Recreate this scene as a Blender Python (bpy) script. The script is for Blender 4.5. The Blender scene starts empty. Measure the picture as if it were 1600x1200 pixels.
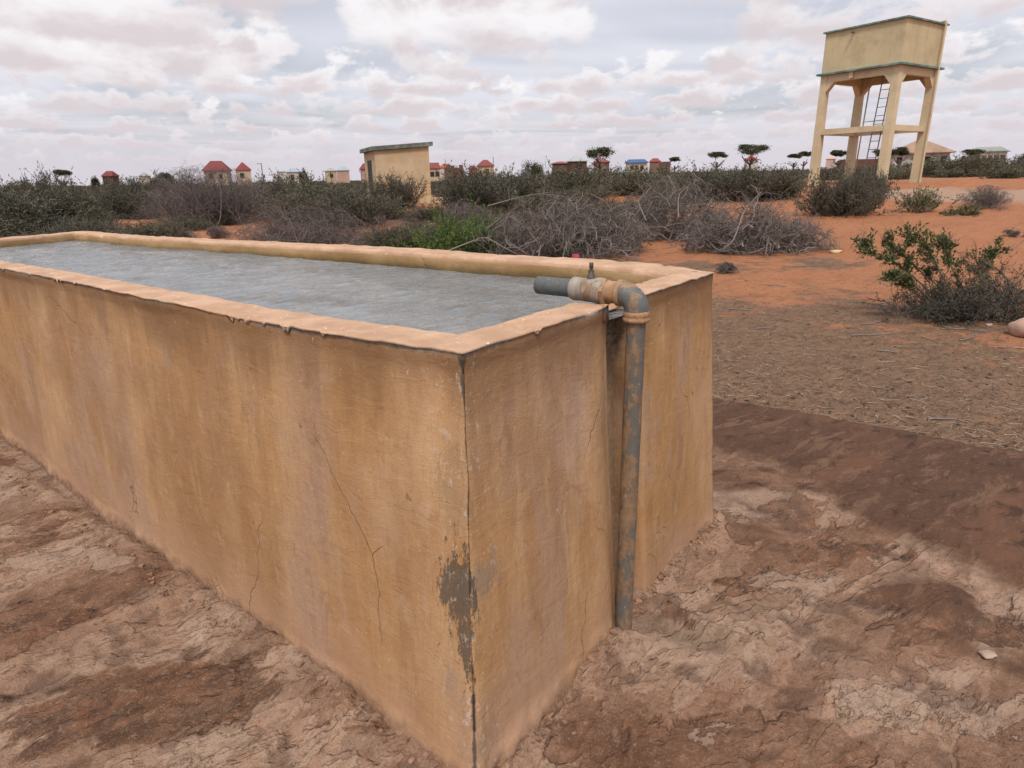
import bpy, math, random
import numpy as np
from mathutils import Vector, Matrix

sc = bpy.context.scene
COL = sc.collection
R = np.random.default_rng(7)

# ------------------------------------------------------------------ camera
CF, PITCH, ROLL, EYE = 1000.0, 0.312, 0.0193, 1.5
fw = np.array([0, math.cos(PITCH), -math.sin(PITCH)])
_u0 = np.array([0, math.sin(PITCH), math.cos(PITCH)])
_r0 = np.array([1.0, 0, 0])
rt = math.cos(ROLL) * _r0 - math.sin(ROLL) * _u0
up = math.cos(ROLL) * _u0 + math.sin(ROLL) * _r0
EYEP = np.array([0, 0, EYE])

def smooth(a, b, x):
    t = np.clip((np.asarray(x, float) - a) / (b - a), 0, 1)
    return t * t * (3 - 2 * t)

def terrain(x, y):
    r = np.hypot(x, y)
    s = smooth(8.0, 31.0, r)
    amp = 0.62 + 0.022 * np.clip(x, -12, 16)
    return s * amp + 0.10 * smooth(50, 200, r)

def ray(px, py):
    return fw + (px - 800) / CF * rt - (py - 600) / CF * up

def U(px, py, z):
    d = ray(px, py); t = (z - EYE) / d[2]
    return EYEP + d * t

_TT = .5 * 1.012 ** np.arange(0, 620)
def G(px, py):
    d = ray(px, py); P = EYEP + d * _TT[:, None]
    h = P[:, 2] - terrain(P[:, 0], P[:, 1]); i = int(np.argmax(h <= 0)) or len(h) - 1
    lo_, hi_ = _TT[i-1], _TT[i]
    for _ in range(14):
        m_ = (lo_ + hi_) / 2; p = EYEP + d * m_
        if p[2] <= float(terrain(p[0], p[1])): hi_ = m_
        else: lo_ = m_
    return EYEP + d * hi_

def AT(px, py, depth):
    return EYEP + ray(px, py) * depth

cam_d = bpy.data.cameras.new('camera')
cam = bpy.data.objects.new('camera', cam_d); COL.objects.link(cam)
cam_d.sensor_fit = 'HORIZONTAL'; cam_d.sensor_width = 36; cam_d.lens = 36 * CF / 1600
cam_d.clip_start = 0.05; cam_d.clip_end = 20000
M3 = Matrix((rt, up, -fw)).transposed()
cam.matrix_world = Matrix.Translation(EYEP) @ M3.to_4x4()
sc.camera = cam

# ------------------------------------------------------------------ numpy noise
def _hash(ix, iy, iz, seed):
    n = (ix * 374761393 + iy * 668265263 + iz * 2147483647 + seed * 1274126177) & 0xFFFFFFFF
    n = ((n ^ (n >> 13)) * 1274126177) & 0xFFFFFFFF
    n = (n ^ (n >> 16)) & 0xFFFFFFFF
    return n.astype(np.float64) / 4294967295.0

def vnoise(x, y, z, seed=0):
    ix, iy, iz = np.floor(x), np.floor(y), np.floor(z)
    fx, fy, fz = x - ix, y - iy, z - iz
    ix, iy, iz = ix.astype(np.int64), iy.astype(np.int64), iz.astype(np.int64)
    fx = fx**3*(fx*(fx*6-15)+10); fy = fy**3*(fy*(fy*6-15)+10); fz = fz**3*(fz*(fz*6-15)+10)
    h = lambda a, b, c: _hash(ix + a, iy + b, iz + c, seed)
    x00 = h(0,0,0)*(1-fx)+h(1,0,0)*fx; x10 = h(0,1,0)*(1-fx)+h(1,1,0)*fx
    x01 = h(0,0,1)*(1-fx)+h(1,0,1)*fx; x11 = h(0,1,1)*(1-fx)+h(1,1,1)*fx
    y0 = x00*(1-fy)+x10*fy; y1 = x01*(1-fy)+x11*fy
    return (y0*(1-fz)+y1*fz) * 2 - 1

def fbm(x, y, z, oct=4, seed=0, rough=0.5, lac=2.03):
    x = np.asarray(x, float); y = np.asarray(y, float); z = np.asarray(z, float) + 0 * x
    s = 0; a = 1; t = 0
    for i in range(oct):
        s = s + a * vnoise(x + 17.3*i, y - 9.1*i, z + 5.7*i, seed + i); t += a
        a *= rough; x = x*lac; y = y*lac; z = z*lac
    return s / t

# ------------------------------------------------------------------ mesh helpers
def mesh_obj(name, V, F, mat=None, parent=None, smooth_shade=False, fattr=None, vattr=None, uv=None, mats=None, midx=None):
    """F: list of index arrays (n,k)"""
    V = np.asarray(V, float)
    if not isinstance(F, list): F = [F]
    F = [np.asarray(f, dtype=np.int64) for f in F if len(f)]
    me = bpy.data.meshes.new(name)
    me.vertices.add(len(V)); me.vertices.foreach_set('co', V.astype(np.float32).ravel())
    loops = np.concatenate([f.ravel() for f in F])
    sizes = np.concatenate([np.full(len(f), f.shape[1]) for f in F])
    starts = np.concatenate([[0], np.cumsum(sizes)[:-1]])
    me.loops.add(len(loops)); me.loops.foreach_set('vertex_index', loops.astype(np.int32))
    me.polygons.add(len(sizes))
    me.polygons.foreach_set('loop_start', starts.astype(np.int32))
    me.polygons.foreach_set('loop_total', sizes.astype(np.int32))
    me.polygons.foreach_set('use_smooth', np.full(len(sizes), bool(smooth_shade)))
    for m in (mats or ([mat] if mat else [])): me.materials.append(m)
    if midx is not None: me.polygons.foreach_set('material_index', np.asarray(midx, np.int32))
    me.update(calc_edges=True)
    if fattr:
        for k, v in fattr.items():
            a = me.attributes.new(k, 'FLOAT', 'FACE'); a.data.foreach_set('value', np.asarray(v, np.float32))
    if vattr:
        for k, v in vattr.items():
            a = me.attributes.new(k, 'FLOAT', 'POINT'); a.data.foreach_set('value', np.asarray(v, np.float32))
    if uv is not None:
        l = me.uv_layers.new(name='wall'); l.data.foreach_set('uv', np.asarray(uv)[loops].astype(np.float32).ravel())
    o = bpy.data.objects.new(name, me); COL.objects.link(o)
    if parent is not None: o.parent = parent
    return o

def tag(o, label=None, cat=None, group=None, kind=None):
    if label: o['label'] = label
    if cat: o['category'] = cat
    if group: o['group'] = group
    if kind: o['kind'] = kind
    return o

def empty(name, loc, rz=0):
    o = bpy.data.objects.new(name, None); COL.objects.link(o)
    o.location = tuple(float(v) for v in loc); o.rotation_euler = (0, 0, rz); o.empty_display_size = .2
    return o

class MB:
    def __init__(s): s.V = []; s.F = {}; s.n = 0
    def add(s, V, *Fs):
        V = np.asarray(V, float).reshape(-1, 3)
        for F in Fs:
            F = np.asarray(F, dtype=np.int64)
            if len(F): s.F.setdefault(F.shape[1], []).append(F + s.n)
        s.V.append(V); s.n += len(V); return s
    def box(s, c, size, rz=0, taper=1.0, rot=None):
        x, y, z = [v/2 for v in size]
        v = np.array([[-x,-y,-z],[x,-y,-z],[x,y,-z],[-x,y,-z],[-x*taper,-y*taper,z],[x*taper,-y*taper,z],[x*taper,y*taper,z],[-x*taper,y*taper,z]])
        if rot is not None: v = v @ np.array(rot).T
        cz, sz = math.cos(rz), math.sin(rz)
        v = v @ np.array([[cz, -sz, 0], [sz, cz, 0], [0, 0, 1]]).T + np.asarray(c, float)
        return s.add(v, [[0,3,2,1],[4,5,6,7],[0,1,5,4],[1,2,6,5],[2,3,7,6],[3,0,4,7]])
    def prism(s, bottom, top):
        b = np.asarray(bottom, float); t = np.asarray(top, float); n = len(b)
        V = np.concatenate([b, t])
        q = [[i, (i+1) % n, n + (i+1) % n, n + i] for i in range(n)]
        return s.add(V, q, [list(range(n))[::-1]], [list(range(n, 2*n))])
    def tube(s, P, r, n=8, cap=True):
        V, F = tubes(np.asarray(P, float)[None], np.broadcast_to(r, (len(P),))[None], n)
        s.add(V, F)
        if cap:
            k = len(P); s.add(V[:n], [list(range(n))[::-1]]); s.add(V[-n:], [list(range(n))])
        return s
    def build(s, name, mat, parent=None, smooth_shade=False, **kw):
        return mesh_obj(name, np.concatenate(s.V), [np.concatenate(f) for f in s.F.values()], mat, parent, smooth_shade, **kw)

def norm(a): return a / (np.linalg.norm(a, axis=-1, keepdims=True) + 1e-12)

def tubes(P, rad, n=4):
    """P (k,m,3), rad (k,m) -> verts, quads"""
    k, m, _ = P.shape
    T = np.empty_like(P); T[:, 1:-1] = P[:, 2:] - P[:, :-2]; T[:, 0] = P[:, 1] - P[:, 0]; T[:, -1] = P[:, -1] - P[:, -2]
    T = norm(T)
    ref = np.where(np.abs(T[:, :1, 2:3]) > .8, np.array([1.0, 0, 0]), np.array([0, 0, 1.0]))
    A = norm(np.cross(T, np.broadcast_to(ref, T.shape))); B = np.cross(T, A)
    th = np.arange(n) * 2 * np.pi / n
    V = P[:, :, None] + rad[:, :, None, None] * (np.cos(th)[:, None] * A[:, :, None] + np.sin(th)[:, None] * B[:, :, None])
    i = np.arange(k)[:, None, None] * m * n; j = np.arange(m - 1)[None, :, None] * n; q = np.arange(n)[None, None]
    q2 = (q + 1) % n
    F = np.stack([i + j + q, i + j + q2, i + j + n + q2, i + j + n + q], -1).reshape(-1, 4)
    return V.reshape(-1, 3), F

def grow(start, d, L, r0, m, jit, trop=(0, 0, 0), taper=.45, rng=R):
    k = len(start); P = np.empty((k, m, 3)); P[:, 0] = start; d = norm(d); D = np.empty((k, m, 3)); D[:, 0] = d
    st = (np.broadcast_to(L, (k,)) / (m - 1))[:, None]
    for i in range(1, m):
        d = norm(d + rng.normal(size=(k, 3)) * jit + np.asarray(trop))
        P[:, i] = P[:, i-1] + d * st; D[:, i] = d
    rad = np.broadcast_to(r0, (k,))[:, None] * np.linspace(1, taper, m)[None]
    return P, D, rad

def pick(P, D, rad, per, lo, hi, spread, rng=R):
    k, m, _ = P.shape
    idx = np.repeat(np.arange(k), per); t = rng.uniform(lo, hi, len(idx)) * (m - 1)
    i = np.minimum(t.astype(int), m - 2); f = (t - i)[:, None]
    s = P[idx, i] * (1 - f) + P[idx, i+1] * f
    d = norm(D[idx, i] + rng.normal(size=(len(idx), 3)) * spread)
    return s, d, rad[idx, i]

def leaves(c, d, L, W, rng=R, fold=0.0):
    """diamond leaves; c (n,3) base, d (n,3) direction"""
    n = len(c); d = norm(d); L = np.broadcast_to(L, (n,))[:, None]; W = np.broadcast_to(W, (n,))[:, None]
    s = norm(np.cross(d, rng.normal(size=(n, 3))))
    V = np.stack([c, c + d*L*.5 + s*W*.5, c + d*L, c + d*L*.5 - s*W*.5], 1).reshape(-1, 3)
    F = np.arange(n*4).reshape(-1, 4)
    return V, F

# ------------------------------------------------------------------ node helpers
class NT:
    def __init__(s, tree): s.t = tree; s.n = tree.nodes; s.l = tree.links
    def node(s, typ, **kw):
        nd = s.n.new(typ)
        for k, v in kw.items(): setattr(nd, k, v)
        return nd
    def put(s, sock, v):
        if hasattr(v, 'node'): s.l.new(v, sock)
        elif v is not None:
            if isinstance(v, (tuple, list)) and sock.type == 'RGBA' and len(v) == 3: v = (*v, 1)
            sock.default_value = v
    def math(s, op, a, b=None, c=None, clamp=False):
        nd = s.node('ShaderNodeMath', operation=op); nd.use_clamp = clamp
        s.put(nd.inputs[0], a)
        if b is not None: s.put(nd.inputs[1], b)
        if c is not None: s.put(nd.inputs[2], c)
        return nd.outputs[0]
    def vmath(s, op, a, b=None, scale=None):
        nd = s.node('ShaderNodeVectorMath', operation=op); s.put(nd.inputs[0], a)
        if b is not None: s.put(nd.inputs[1], b)
        if scale is not None: s.put(nd.inputs['Scale'], scale)
        return nd.outputs['Value'] if op in ('LENGTH', 'DISTANCE', 'DOT_PRODUCT') else nd.outputs[0]
    def mix(s, f, a, b, blend='MIX'):
        nd = s.node('ShaderNodeMix', data_type='RGBA', blend_type=blend); nd.clamp_factor = True
        s.put(nd.inputs[0], f); s.put(nd.inputs[6], a); s.put(nd.inputs[7], b); return nd.outputs[2]
    def noise(s, vec, scale, detail=3, rough=.5, dist=0, color=False):
        nd = s.node('ShaderNodeTexNoise'); s.put(nd.inputs['Vector'], vec)
        nd.inputs['Scale'].default_value = scale; nd.inputs['Detail'].default_value = detail
        nd.inputs['Roughness'].default_value = rough; nd.inputs['Distortion'].default_value = dist
        return nd.outputs['Color' if color else 'Fac']
    def vor(s, vec, scale, feature='DISTANCE_TO_EDGE', out='Distance', rand=1.0):
        nd = s.node('ShaderNodeTexVoronoi', feature=feature); s.put(nd.inputs['Vector'], vec)
        nd.inputs['Scale'].default_value = scale; nd.inputs['Randomness'].default_value = rand
        return nd.outputs[out]
    def step(s, x, a, b, lo=0.0, hi=1.0):
        nd = s.node('ShaderNodeMapRange', interpolation_type='SMOOTHSTEP')
        s.put(nd.inputs[0], x); nd.inputs[1].default_value = a; nd.inputs[2].default_value = b
        nd.inputs[3].default_value = lo; nd.inputs[4].default_value = hi
        return nd.outputs[0]
    def map(s, vec, scale=(1, 1, 1), loc=(0, 0, 0), rot=(0, 0, 0)):
        nd = s.node('ShaderNodeMapping'); s.put(nd.inputs['Vector'], vec)
        nd.inputs['Scale'].default_value = scale; nd.inputs['Location'].default_value = loc; nd.inputs['Rotation'].default_value = rot
        return nd.outputs[0]
    def attr(s, name):
        return s.node('ShaderNodeAttribute', attribute_name=name).outputs['Fac']
    def sep(s, v):
        nd = s.node('ShaderNodeSeparateXYZ'); s.put(nd.inputs[0], v); return nd.outputs
    def comb(s, x, y, z):
        nd = s.node('ShaderNodeCombineXYZ')
        for i, v in enumerate((x, y, z)): s.put(nd.inputs[i], v)
        return nd.outputs[0]
    def coord(s, which='Object'): return s.node('ShaderNodeTexCoord').outputs[which]
    def bump(s, h, strength=.5, dist=.01, normal=None):
        nd = s.node('ShaderNodeBump'); nd.inputs['Strength'].default_value = strength; nd.inputs['Distance'].default_value = dist
        s.put(nd.inputs['Height'], h)
        if normal is not None: s.put(nd.inputs['Normal'], normal)
        return nd.outputs[0]

def material(name):
    m = bpy.data.materials.new(name); m.use_nodes = True
    t = NT(m.node_tree); b = m.node_tree.nodes['Principled BSDF']
    b.inputs['Specular IOR Level'].default_value = .25
    return m, t, b

def simple(name, col, rough=.85, var=.18, scale=6, metal=0, bump=0, dirt=None, dirt_scale=2.0):
    m, t, b = material(name)
    v = t.coord()
    n = t.noise(v, scale, 5, .6)
    c1 = tuple(x * (1 - var) for x in col); c2 = tuple(min(1, x * (1 + var)) for x in col)
    c = t.mix(t.step(n, .3, .7), c1, c2)
    if dirt: c = t.mix(t.step(t.noise(v, dirt_scale, 5, .65), .5, .72, 0, .8), c, dirt)
    t.put(b.inputs['Base Color'], c); b.inputs['Roughness'].default_value = rough; b.inputs['Metallic'].default_value = metal
    if bump: t.put(b.inputs['Normal'], t.bump(t.noise(v, scale * 6, 4), .5, bump))
    return m

def foliage_mat(name, dark, light, dry=None, rough=.75):
    m, t, b = material(name)
    tint = t.attr('tint'); v = t.node('ShaderNodeNewGeometry').outputs['Position']
    c = t.mix(tint, dark, light)
    oi = t.node('ShaderNodeObjectInfo').outputs['Random']
    c = t.mix(t.math('MULTIPLY', t.step(t.noise(v, 1.1, 3), .42, .62), .55), c, dry or tuple(x*1.5 for x in light))
    c = t.mix(t.math('MULTIPLY', oi, .35), c, (dark[0]*1.6, dark[1]*1.25, dark[2]*1.5))
    t.put(b.inputs['Base Color'], c); b.inputs['Roughness'].default_value = rough
    tr = t.node('ShaderNodeBsdfTranslucent'); t.put(tr.inputs[0], c)
    ms = t.node('ShaderNodeMixShader'); ms.inputs[0].default_value = .18
    out = m.node_tree.nodes['Material Output']
    t.l.new(b.outputs[0], ms.inputs[1]); t.l.new(tr.outputs[0], ms.inputs[2]); t.l.new(ms.outputs[0], out.inputs[0])
    return m

def wood_mat(name, a, b_, rough=.85):
    m, t, b = material(name)
    v = t.coord(); tint = t.attr('tint')
    c = t.mix(t.math('ADD', t.math('MULTIPLY', tint, .6), t.math('MULTIPLY', t.noise(v, 9, 4), .45)), a, b_)
    t.put(b.inputs['Base Color'], c); b.inputs['Roughness'].default_value = rough
    return m

# ------------------------------------------------------------------ world sky
SUN_EL, SUN_AZ = math.radians(58), math.radians(186)   # azimuth measured from +Y towards +X
world = bpy.data.worlds.new('World'); sc.world = world; world.use_nodes = True
wt = NT(world.node_tree)
for n_ in list(wt.n): wt.n.remove(n_)
out = wt.node('ShaderNodeOutputWorld'); bg = wt.node('ShaderNodeBackground')
sky = wt.node('ShaderNodeTexSky', sky_type='NISHITA'); sky.sun_disc = False
sky.sun_elevation = SUN_EL; sky.sun_rotation = SUN_AZ; sky.dust_density = 3.0
d = wt.coord('Generated'); ds = wt.sep(d)
zc = wt.math('MAXIMUM', ds[2], .012)
P0 = wt.vmath('DIVIDE', wt.comb(ds[0], ds[1], 0.0), wt.comb(zc, zc, 1.0))
skyc = wt.vmath('SCALE', sky.outputs[0], scale=.085)
hyp = wt.math('MAXIMUM', wt.math('SQRT', wt.math('ADD', wt.math('MULTIPLY', ds[0], ds[0]), wt.math('MULTIPLY', ds[1], ds[1]))), .05)
el = wt.math('DIVIDE', ds[2], hyp)
HX, HY = wt.math('DIVIDE', ds[0], hyp), wt.math('DIVIDE', ds[1], hyp)
def azel(px, py):
    q = ray(px, py); return math.atan2(q[0], q[1]), q[2] / math.hypot(q[0], q[1])
az = wt.math('ARCTAN2', ds[0], ds[1])
cirr = wt.step(wt.noise(wt.vmath('MULTIPLY', wt.vmath('DIVIDE', wt.comb(ds[0], ds[1], 0.0), wt.comb(wt.math('MAXIMUM', ds[2], .05), wt.math('MAXIMUM', ds[2], .05), 1.0)), (1.0, .6, 1)), .25, 3, .6, .6), .30, .60)
col = wt.mix(wt.math('ADD', wt.math('MULTIPLY', cirr, .45), .45), skyc, (.84, .84, .92))
# rows of cumulus, the far ones low over the horizon; each row (base elevation, height, bias, [(px, width, gain)...])
rows_c = [(.028, .018, .05, ()), (.046, .022, .04, ()), (.068, .028, .03, ()), (.090, .034, .03, ((790, 120, .06), (1300, 150, .05))), (.116, .040, .02, ((620, 100, .10), (1000, 160, .10), (1500, 90, .08), (330, 200, .08), (780, 60, -.1))),
          (.135, .060, .00, ((250, 180, .20), (60, 120, .10), (690, 70, .06), (1010, 120, -.2), (1180, 80, .08), (540, 60, -.15))), (.168, .075, .00, ((790, 75, .30), (650, 100, .27), (880, 50, .22), (160, 130, .10), (1080, 90, -.16), (1150, 70, .10), (480, 60, -.22), (1330, 90, .08), (1540, 80, .1))), (.222, .11, .04, ((300, 200, .14), (1400, 150, .06)))]
for ri, (e0_, h0_, bias, gl) in enumerate(rows_c):
    k_ = .62 / h0_
    nv_ = wt.noise(wt.comb(wt.math('MULTIPLY', HX, k_), wt.math('MULTIPLY_ADD', HY, k_, ri * 13.7), wt.math('MULTIPLY_ADD', el, k_ * 1.9, ri * 5.3)), 1.0, 5 if ri > 3 else 3, .58, .15)
    g_ = bias
    for (gx, gw, ga) in gl:
        a0_ = azel(gx, 150)[0]; w_ = gw / 1000.0
        dz_ = wt.math('ABSOLUTE', wt.math('SUBTRACT', az, a0_)); g_ = wt.math('ADD', g_, wt.step(dz_, w_ * .45, w_ * 1.35, ga, 0.0))
    hh_ = wt.math('DIVIDE', wt.math('SUBTRACT', el, e0_), h0_)
    hv_ = wt.math('ADD', wt.math('SUBTRACT', nv_, wt.math('MULTIPLY', wt.math('MAXIMUM', hh_, 0.0), .17)), g_)
    hb_ = wt.math('ADD', hh_, wt.math('MULTIPLY', wt.math('SUBTRACT', nv_, .5), 1.4))
    a = wt.math('MULTIPLY', wt.step(hv_, .42, .55), wt.step(hb_, -.12, .16))
    tt_ = wt.math('ADD', wt.math('MULTIPLY', hh_, 1.05), wt.math('MULTIPLY', wt.math('SUBTRACT', .58, nv_), 2.4))
    c = wt.mix(wt.step(tt_, .05, .60), (.72, .645, .665), (.87, .82, .84))
    c = wt.mix(wt.step(tt_, .42, 1.0), c, (.97, .945, .96))
    col = wt.mix(wt.math('MULTIPLY', a, .92), col, c)
# haze of the air towards the horizon
hz = wt.step(ds[2], .0, .12, .85, .0)
col = wt.mix(hz, col, (.70, .65, .705))
# thicker, brighter cloud deck overhead (overcast skies are brightest near the zenith)
ze = wt.step(ds[2], .24, .95, 1.0, 1.55)
col = wt.vmath('SCALE', col, scale=ze)
# below the horizon: never seen past the ground sheet
col = wt.mix(wt.step(ds[2], -.02, -.005, 1.0, 0.0), col, (.30, .2, .15))
wt.put(bg.inputs[0], col); bg.inputs[1].default_value = 1.0
wt.l.new(bg.outputs[0], out.inputs[0])
world.cycles.sampling_method = 'NONE'

sun_d = bpy.data.lights.new('sun', 'SUN'); sun_d.energy = 2.8; sun_d.angle = math.radians(12); sun_d.color = (1, .95, .88)
sun = bpy.data.objects.new('sun', sun_d); COL.objects.link(sun)
sv = Vector((math.sin(SUN_AZ) * math.cos(SUN_EL), math.cos(SUN_AZ) * math.cos(SUN_EL), math.sin(SUN_EL)))
sun.rotation_euler = sv.to_track_quat('Z', 'Y').to_euler()
sun.location = (3, 3, 12)
sc.view_settings.view_transform = 'Standard'; sc.view_settings.look = 'None'
sc.view_settings.exposure = 0.0; sc.view_settings.gamma = 1
sc.cycles.max_bounces = 4; sc.cycles.diffuse_bounces = 3; sc.cycles.transparent_max_bounces = 4
sc.cycles.use_adaptive_sampling = True; sc.cycles.adaptive_threshold = .015; sc.cycles.use_denoising = True

# ------------------------------------------------------------------ trough geometry control points
H = 1.13
def U2(px, py, z=H): return U(px, py, z)[:2]
A = U2(722, 550); Bc = U2(1114, 425); FB = U2(130, 361); NL = np.array([-4.19, 4.36])
near_top = np.array([A] + [U2(*q) for q in ((600, 535), (490, 515), (375, 493), (250, 468), (131, 443), (0, 417))] + [NL])
back_top = np.array([U2(*q) for q in ((1114, 425), (1047, 415.5), (1000, 410.5), (890, 403), (780, 397), (670, 390), (550, 383.5), (400, 376.5), (270, 370.5), (200, 366.5), (147, 361.5))] + [FB])[::-1]
# bottom
a0 = U(743, 1222, 0)[:2]; b0 = U(1114, 812, 0)[:2]
al = norm(NL - A); bl = norm(Bc - A)
near_bot = np.array([a0] + [U(*q, 0)[:2] for q in ((397, 966), (289, 890), (140, 784), (0, 673))] + [NL - bl * .10 + al * .05])
fb_bot = FB + bl * .09 + al * .05
back_bot = np.array([fb_bot, b0])
far_top = np.array([NL, FB]); far_bot = np.array([near_bot[-1], fb_bot])
short_top = np.array([Bc, A]); short_bot = np.array([b0, a0])

def poly_at(pl, t, smoothit=True):
    seg = np.linalg.norm(np.diff(pl, axis=0), axis=1); s = np.concatenate([[0], np.cumsum(seg)]) / seg.sum()
    if len(pl) > 2 and smoothit:
        # smooth: dense linear then box filter on the deviation from the chord
        tt = np.linspace(0, 1, 401); P = np.stack([np.interp(tt, s, pl[:, i]) for i in (0, 1)], -1)
        ch = pl[0] * (1 - tt[:, None]) + pl[-1] * tt[:, None]; dv = P - ch
        k = 21; ker = np.hanning(k + 2)[1:-1]; ker /= ker.sum()
        dv = np.stack([np.convolve(np.pad(dv[:, i], k // 2, mode='edge'), ker, 'valid') for i in (0, 1)], -1)
        dv *= (np.minimum(tt, 1 - tt) * 40).clip(0, 1)[:, None]
        P = ch + dv
        return np.stack([np.interp(t, tt, P[:, i]) for i in (0, 1)], -1)
    return np.stack([np.interp(t, s, pl[:, i]) for i in (0, 1)], -1)

TH = .118
def isect(p, d, q, e):
    M = np.array([d, -e]).T; k = np.linalg.solve(M, q - p); return p + d * k[0]
cor = [A, NL, FB, Bc]
dirs = [norm(cor[(i + 1) % 4] - cor[i]) for i in range(4)]
cen = sum(cor) / 4
nin = []
for i in range(4):
    n_ = np.array([-dirs[i][1], dirs[i][0]])
    if n_ @ (cen - cor[i]) < 0: n_ = -n_
    nin.append(n_)
offs = [.122, .12, .13, .118]
inner = [isect(cor[i] + nin[i] * offs[i], dirs[i], cor[i-1] + nin[i-1] * offs[i-1], dirs[i-1]) for i in range(4)]

NOTCH_L = lambda z: .392 + (1 - z / H) * .006       # fraction from A along the short side
NOTCH_R = lambda z: .600 - (1 - z / H) * .02
tops = [near_top, far_top, back_top, short_top]; bots = [near_bot, far_bot, back_bot, short_bot]
ts = [None] * 4
ts[0] = np.linspace(0, 1, 440) ** 1.25
ts[1] = np.linspace(0, 1, 50)
ts[2] = np.linspace(0, 1, 260)
tv = np.concatenate([np.linspace(0, .38, 55), np.linspace(.382, .58, 110), np.linspace(.59, 1, 60)])
ts[3] = 1 - tv[::-1]
zs = np.concatenate([np.linspace(-.06, .16, 22), np.linspace(.17, 1.06, 62), np.linspace(1.068, H - .006, 9)])
Vs, UVs, EDGE, ZONE = [], [], [], []
stations = []
for sd in range(4):
    t = ts[sd]
    for j in range(len(t) - 1): stations.append((sd, t[j]))
rows = []
Otop = {}; 
for sd in range(4):
    t = ts[sd][:-1]
    O = poly_at(tops[sd], t); Bt = poly_at(bots[sd], t)
    i0, i1 = inner[sd], inner[(sd + 1) % 4]
    ch = cor[sd] * (1 - t[:, None]) + cor[(sd + 1) % 4] * t[:, None]
    I = i0 * (1 - t[:, None]) + i1 * t[:, None] + (O - ch) * .7
    rows.append((sd, t, O, Bt, I))
SD = np.concatenate([np.full(len(r[1]), r[0]) for r in rows]); T_ = np.concatenate([r[1] for r in rows])
O = np.concatenate([r[2] for r in rows]); Bt = np.concatenate([r[3] for r in rows]); I = np.concatenate([r[4] for r in rows])
NO = -np.array([nin[s] for s in SD])
for sd in range(4):
    k = np.where((SD == sd) & (T_ == 0))[0][0]; NO[k] = -(nin[sd] + nin[sd - 1]) / 1.3
ns = len(SD)
lens = [np.linalg.norm(cor[(i + 1) % 4] - cor[i]) for i in range(4)]
u = np.where(SD == 0, T_ * lens[0], np.where(SD == 3, -(1 - T_) * 1.5, 20 + SD * 10 + T_ * 5))
q = 1 - T_                                        # short-side fraction from A
cols_V, cols_uv, cols_edge, cols_zone = [], [], [], []
isS = SD == 3
def notch(z):
    l, r_ = NOTCH_L(z), NOTCH_R(z)
    return np.where(isS, (.30 * smooth(l, l + .085, q) ** 1.4 + .70 * smooth(l + .076, l + .092, q)) * (1 - smooth(r_ - .02, r_, q)), 0)
rimz = H + .006 * fbm(O[:, 0] * 2.2, O[:, 1] * 2.2, 0, 3, 5) + .003 * fbm(O[:, 0] * 14, O[:, 1] * 14, 0, 2, 8)
distA = np.where(SD == 0, T_ * lens[0], np.where(isS, q * 1.5, 9))
for z in zs:
    f = z / H; P = Bt * (1 - f) + O * f
    big = .014 * fbm(P[:, 0] * 1.3, P[:, 1] * 1.3, z * 1.3, 3, 1)
    sm = .0028 * fbm(P[:, 0] * 11, P[:, 1] * 11, z * 7, 4, 2)
    fl = smooth(.075, -.05, z + .05 * fbm(P[:, 0] * 3, P[:, 1] * 3, 2, 3, 9)) * (.002 + .030 * np.clip(fbm(P[:, 0] * 9, P[:, 1] * 9, z * 9, 4, 3) + .1, 0, 1) + .014 * np.abs(fbm(P[:, 0] * 28, P[:, 1] * 28, z * 28, 3, 13)))
    wx = .009 * fbm(np.full(ns, z * 7.0), 0 * u, 0, 3, 33)
    crack = -.010 * np.exp(-((distA - 0) / .009) ** 2) * smooth(H, H - .04, z) * (.5 + .5 * smooth(-.3, .2, fbm(np.full(ns, z * 4.0), 0 * u, 3, 3, 21)))
    lip = .010 * smooth(H - .06, H - .012, z) * (np.where(SD == 0, 1, .7)) * (.4 + .6 * smooth(-.2, .4, fbm(u * 2, 0 * u, 4, 3, 22)))
    lipn = .006 * np.exp(-((q - NOTCH_L(z) + .02) / .03) ** 2) * isS
    dz = (1 - smooth(1.05, H, z)) 
    disp = big * (.35 + .65 * dz) + sm + fl + crack + lip + lipn - .095 * notch(z)
    XY = P + NO * disp[:, None]
    zz = z + (rimz - H) * smooth(.8, H, z)
    zz = np.where(notch(z) > .35, np.minimum(zz, 1.075), zz)
    cols_V.append(np.column_stack([XY, zz])); cols_uv.append(np.column_stack([u, np.full(ns, z)]))
    eg = smooth(H - .016, H - .009, z + .005 * fbm(u * 9, 0 * u, z * 9, 3, 41)) * smooth(-.55, .0, fbm(u * 3, 0 * u, 0, 3, 42))
    cols_edge.append(eg * np.where(SD <= 3, 1, 0)); cols_zone.append(np.zeros(ns))
nt = np.where(isS, smooth(NOTCH_L(H) + .01, NOTCH_L(H) + .06, q) * (1 - smooth(.575, .60, q)), 0)
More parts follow.
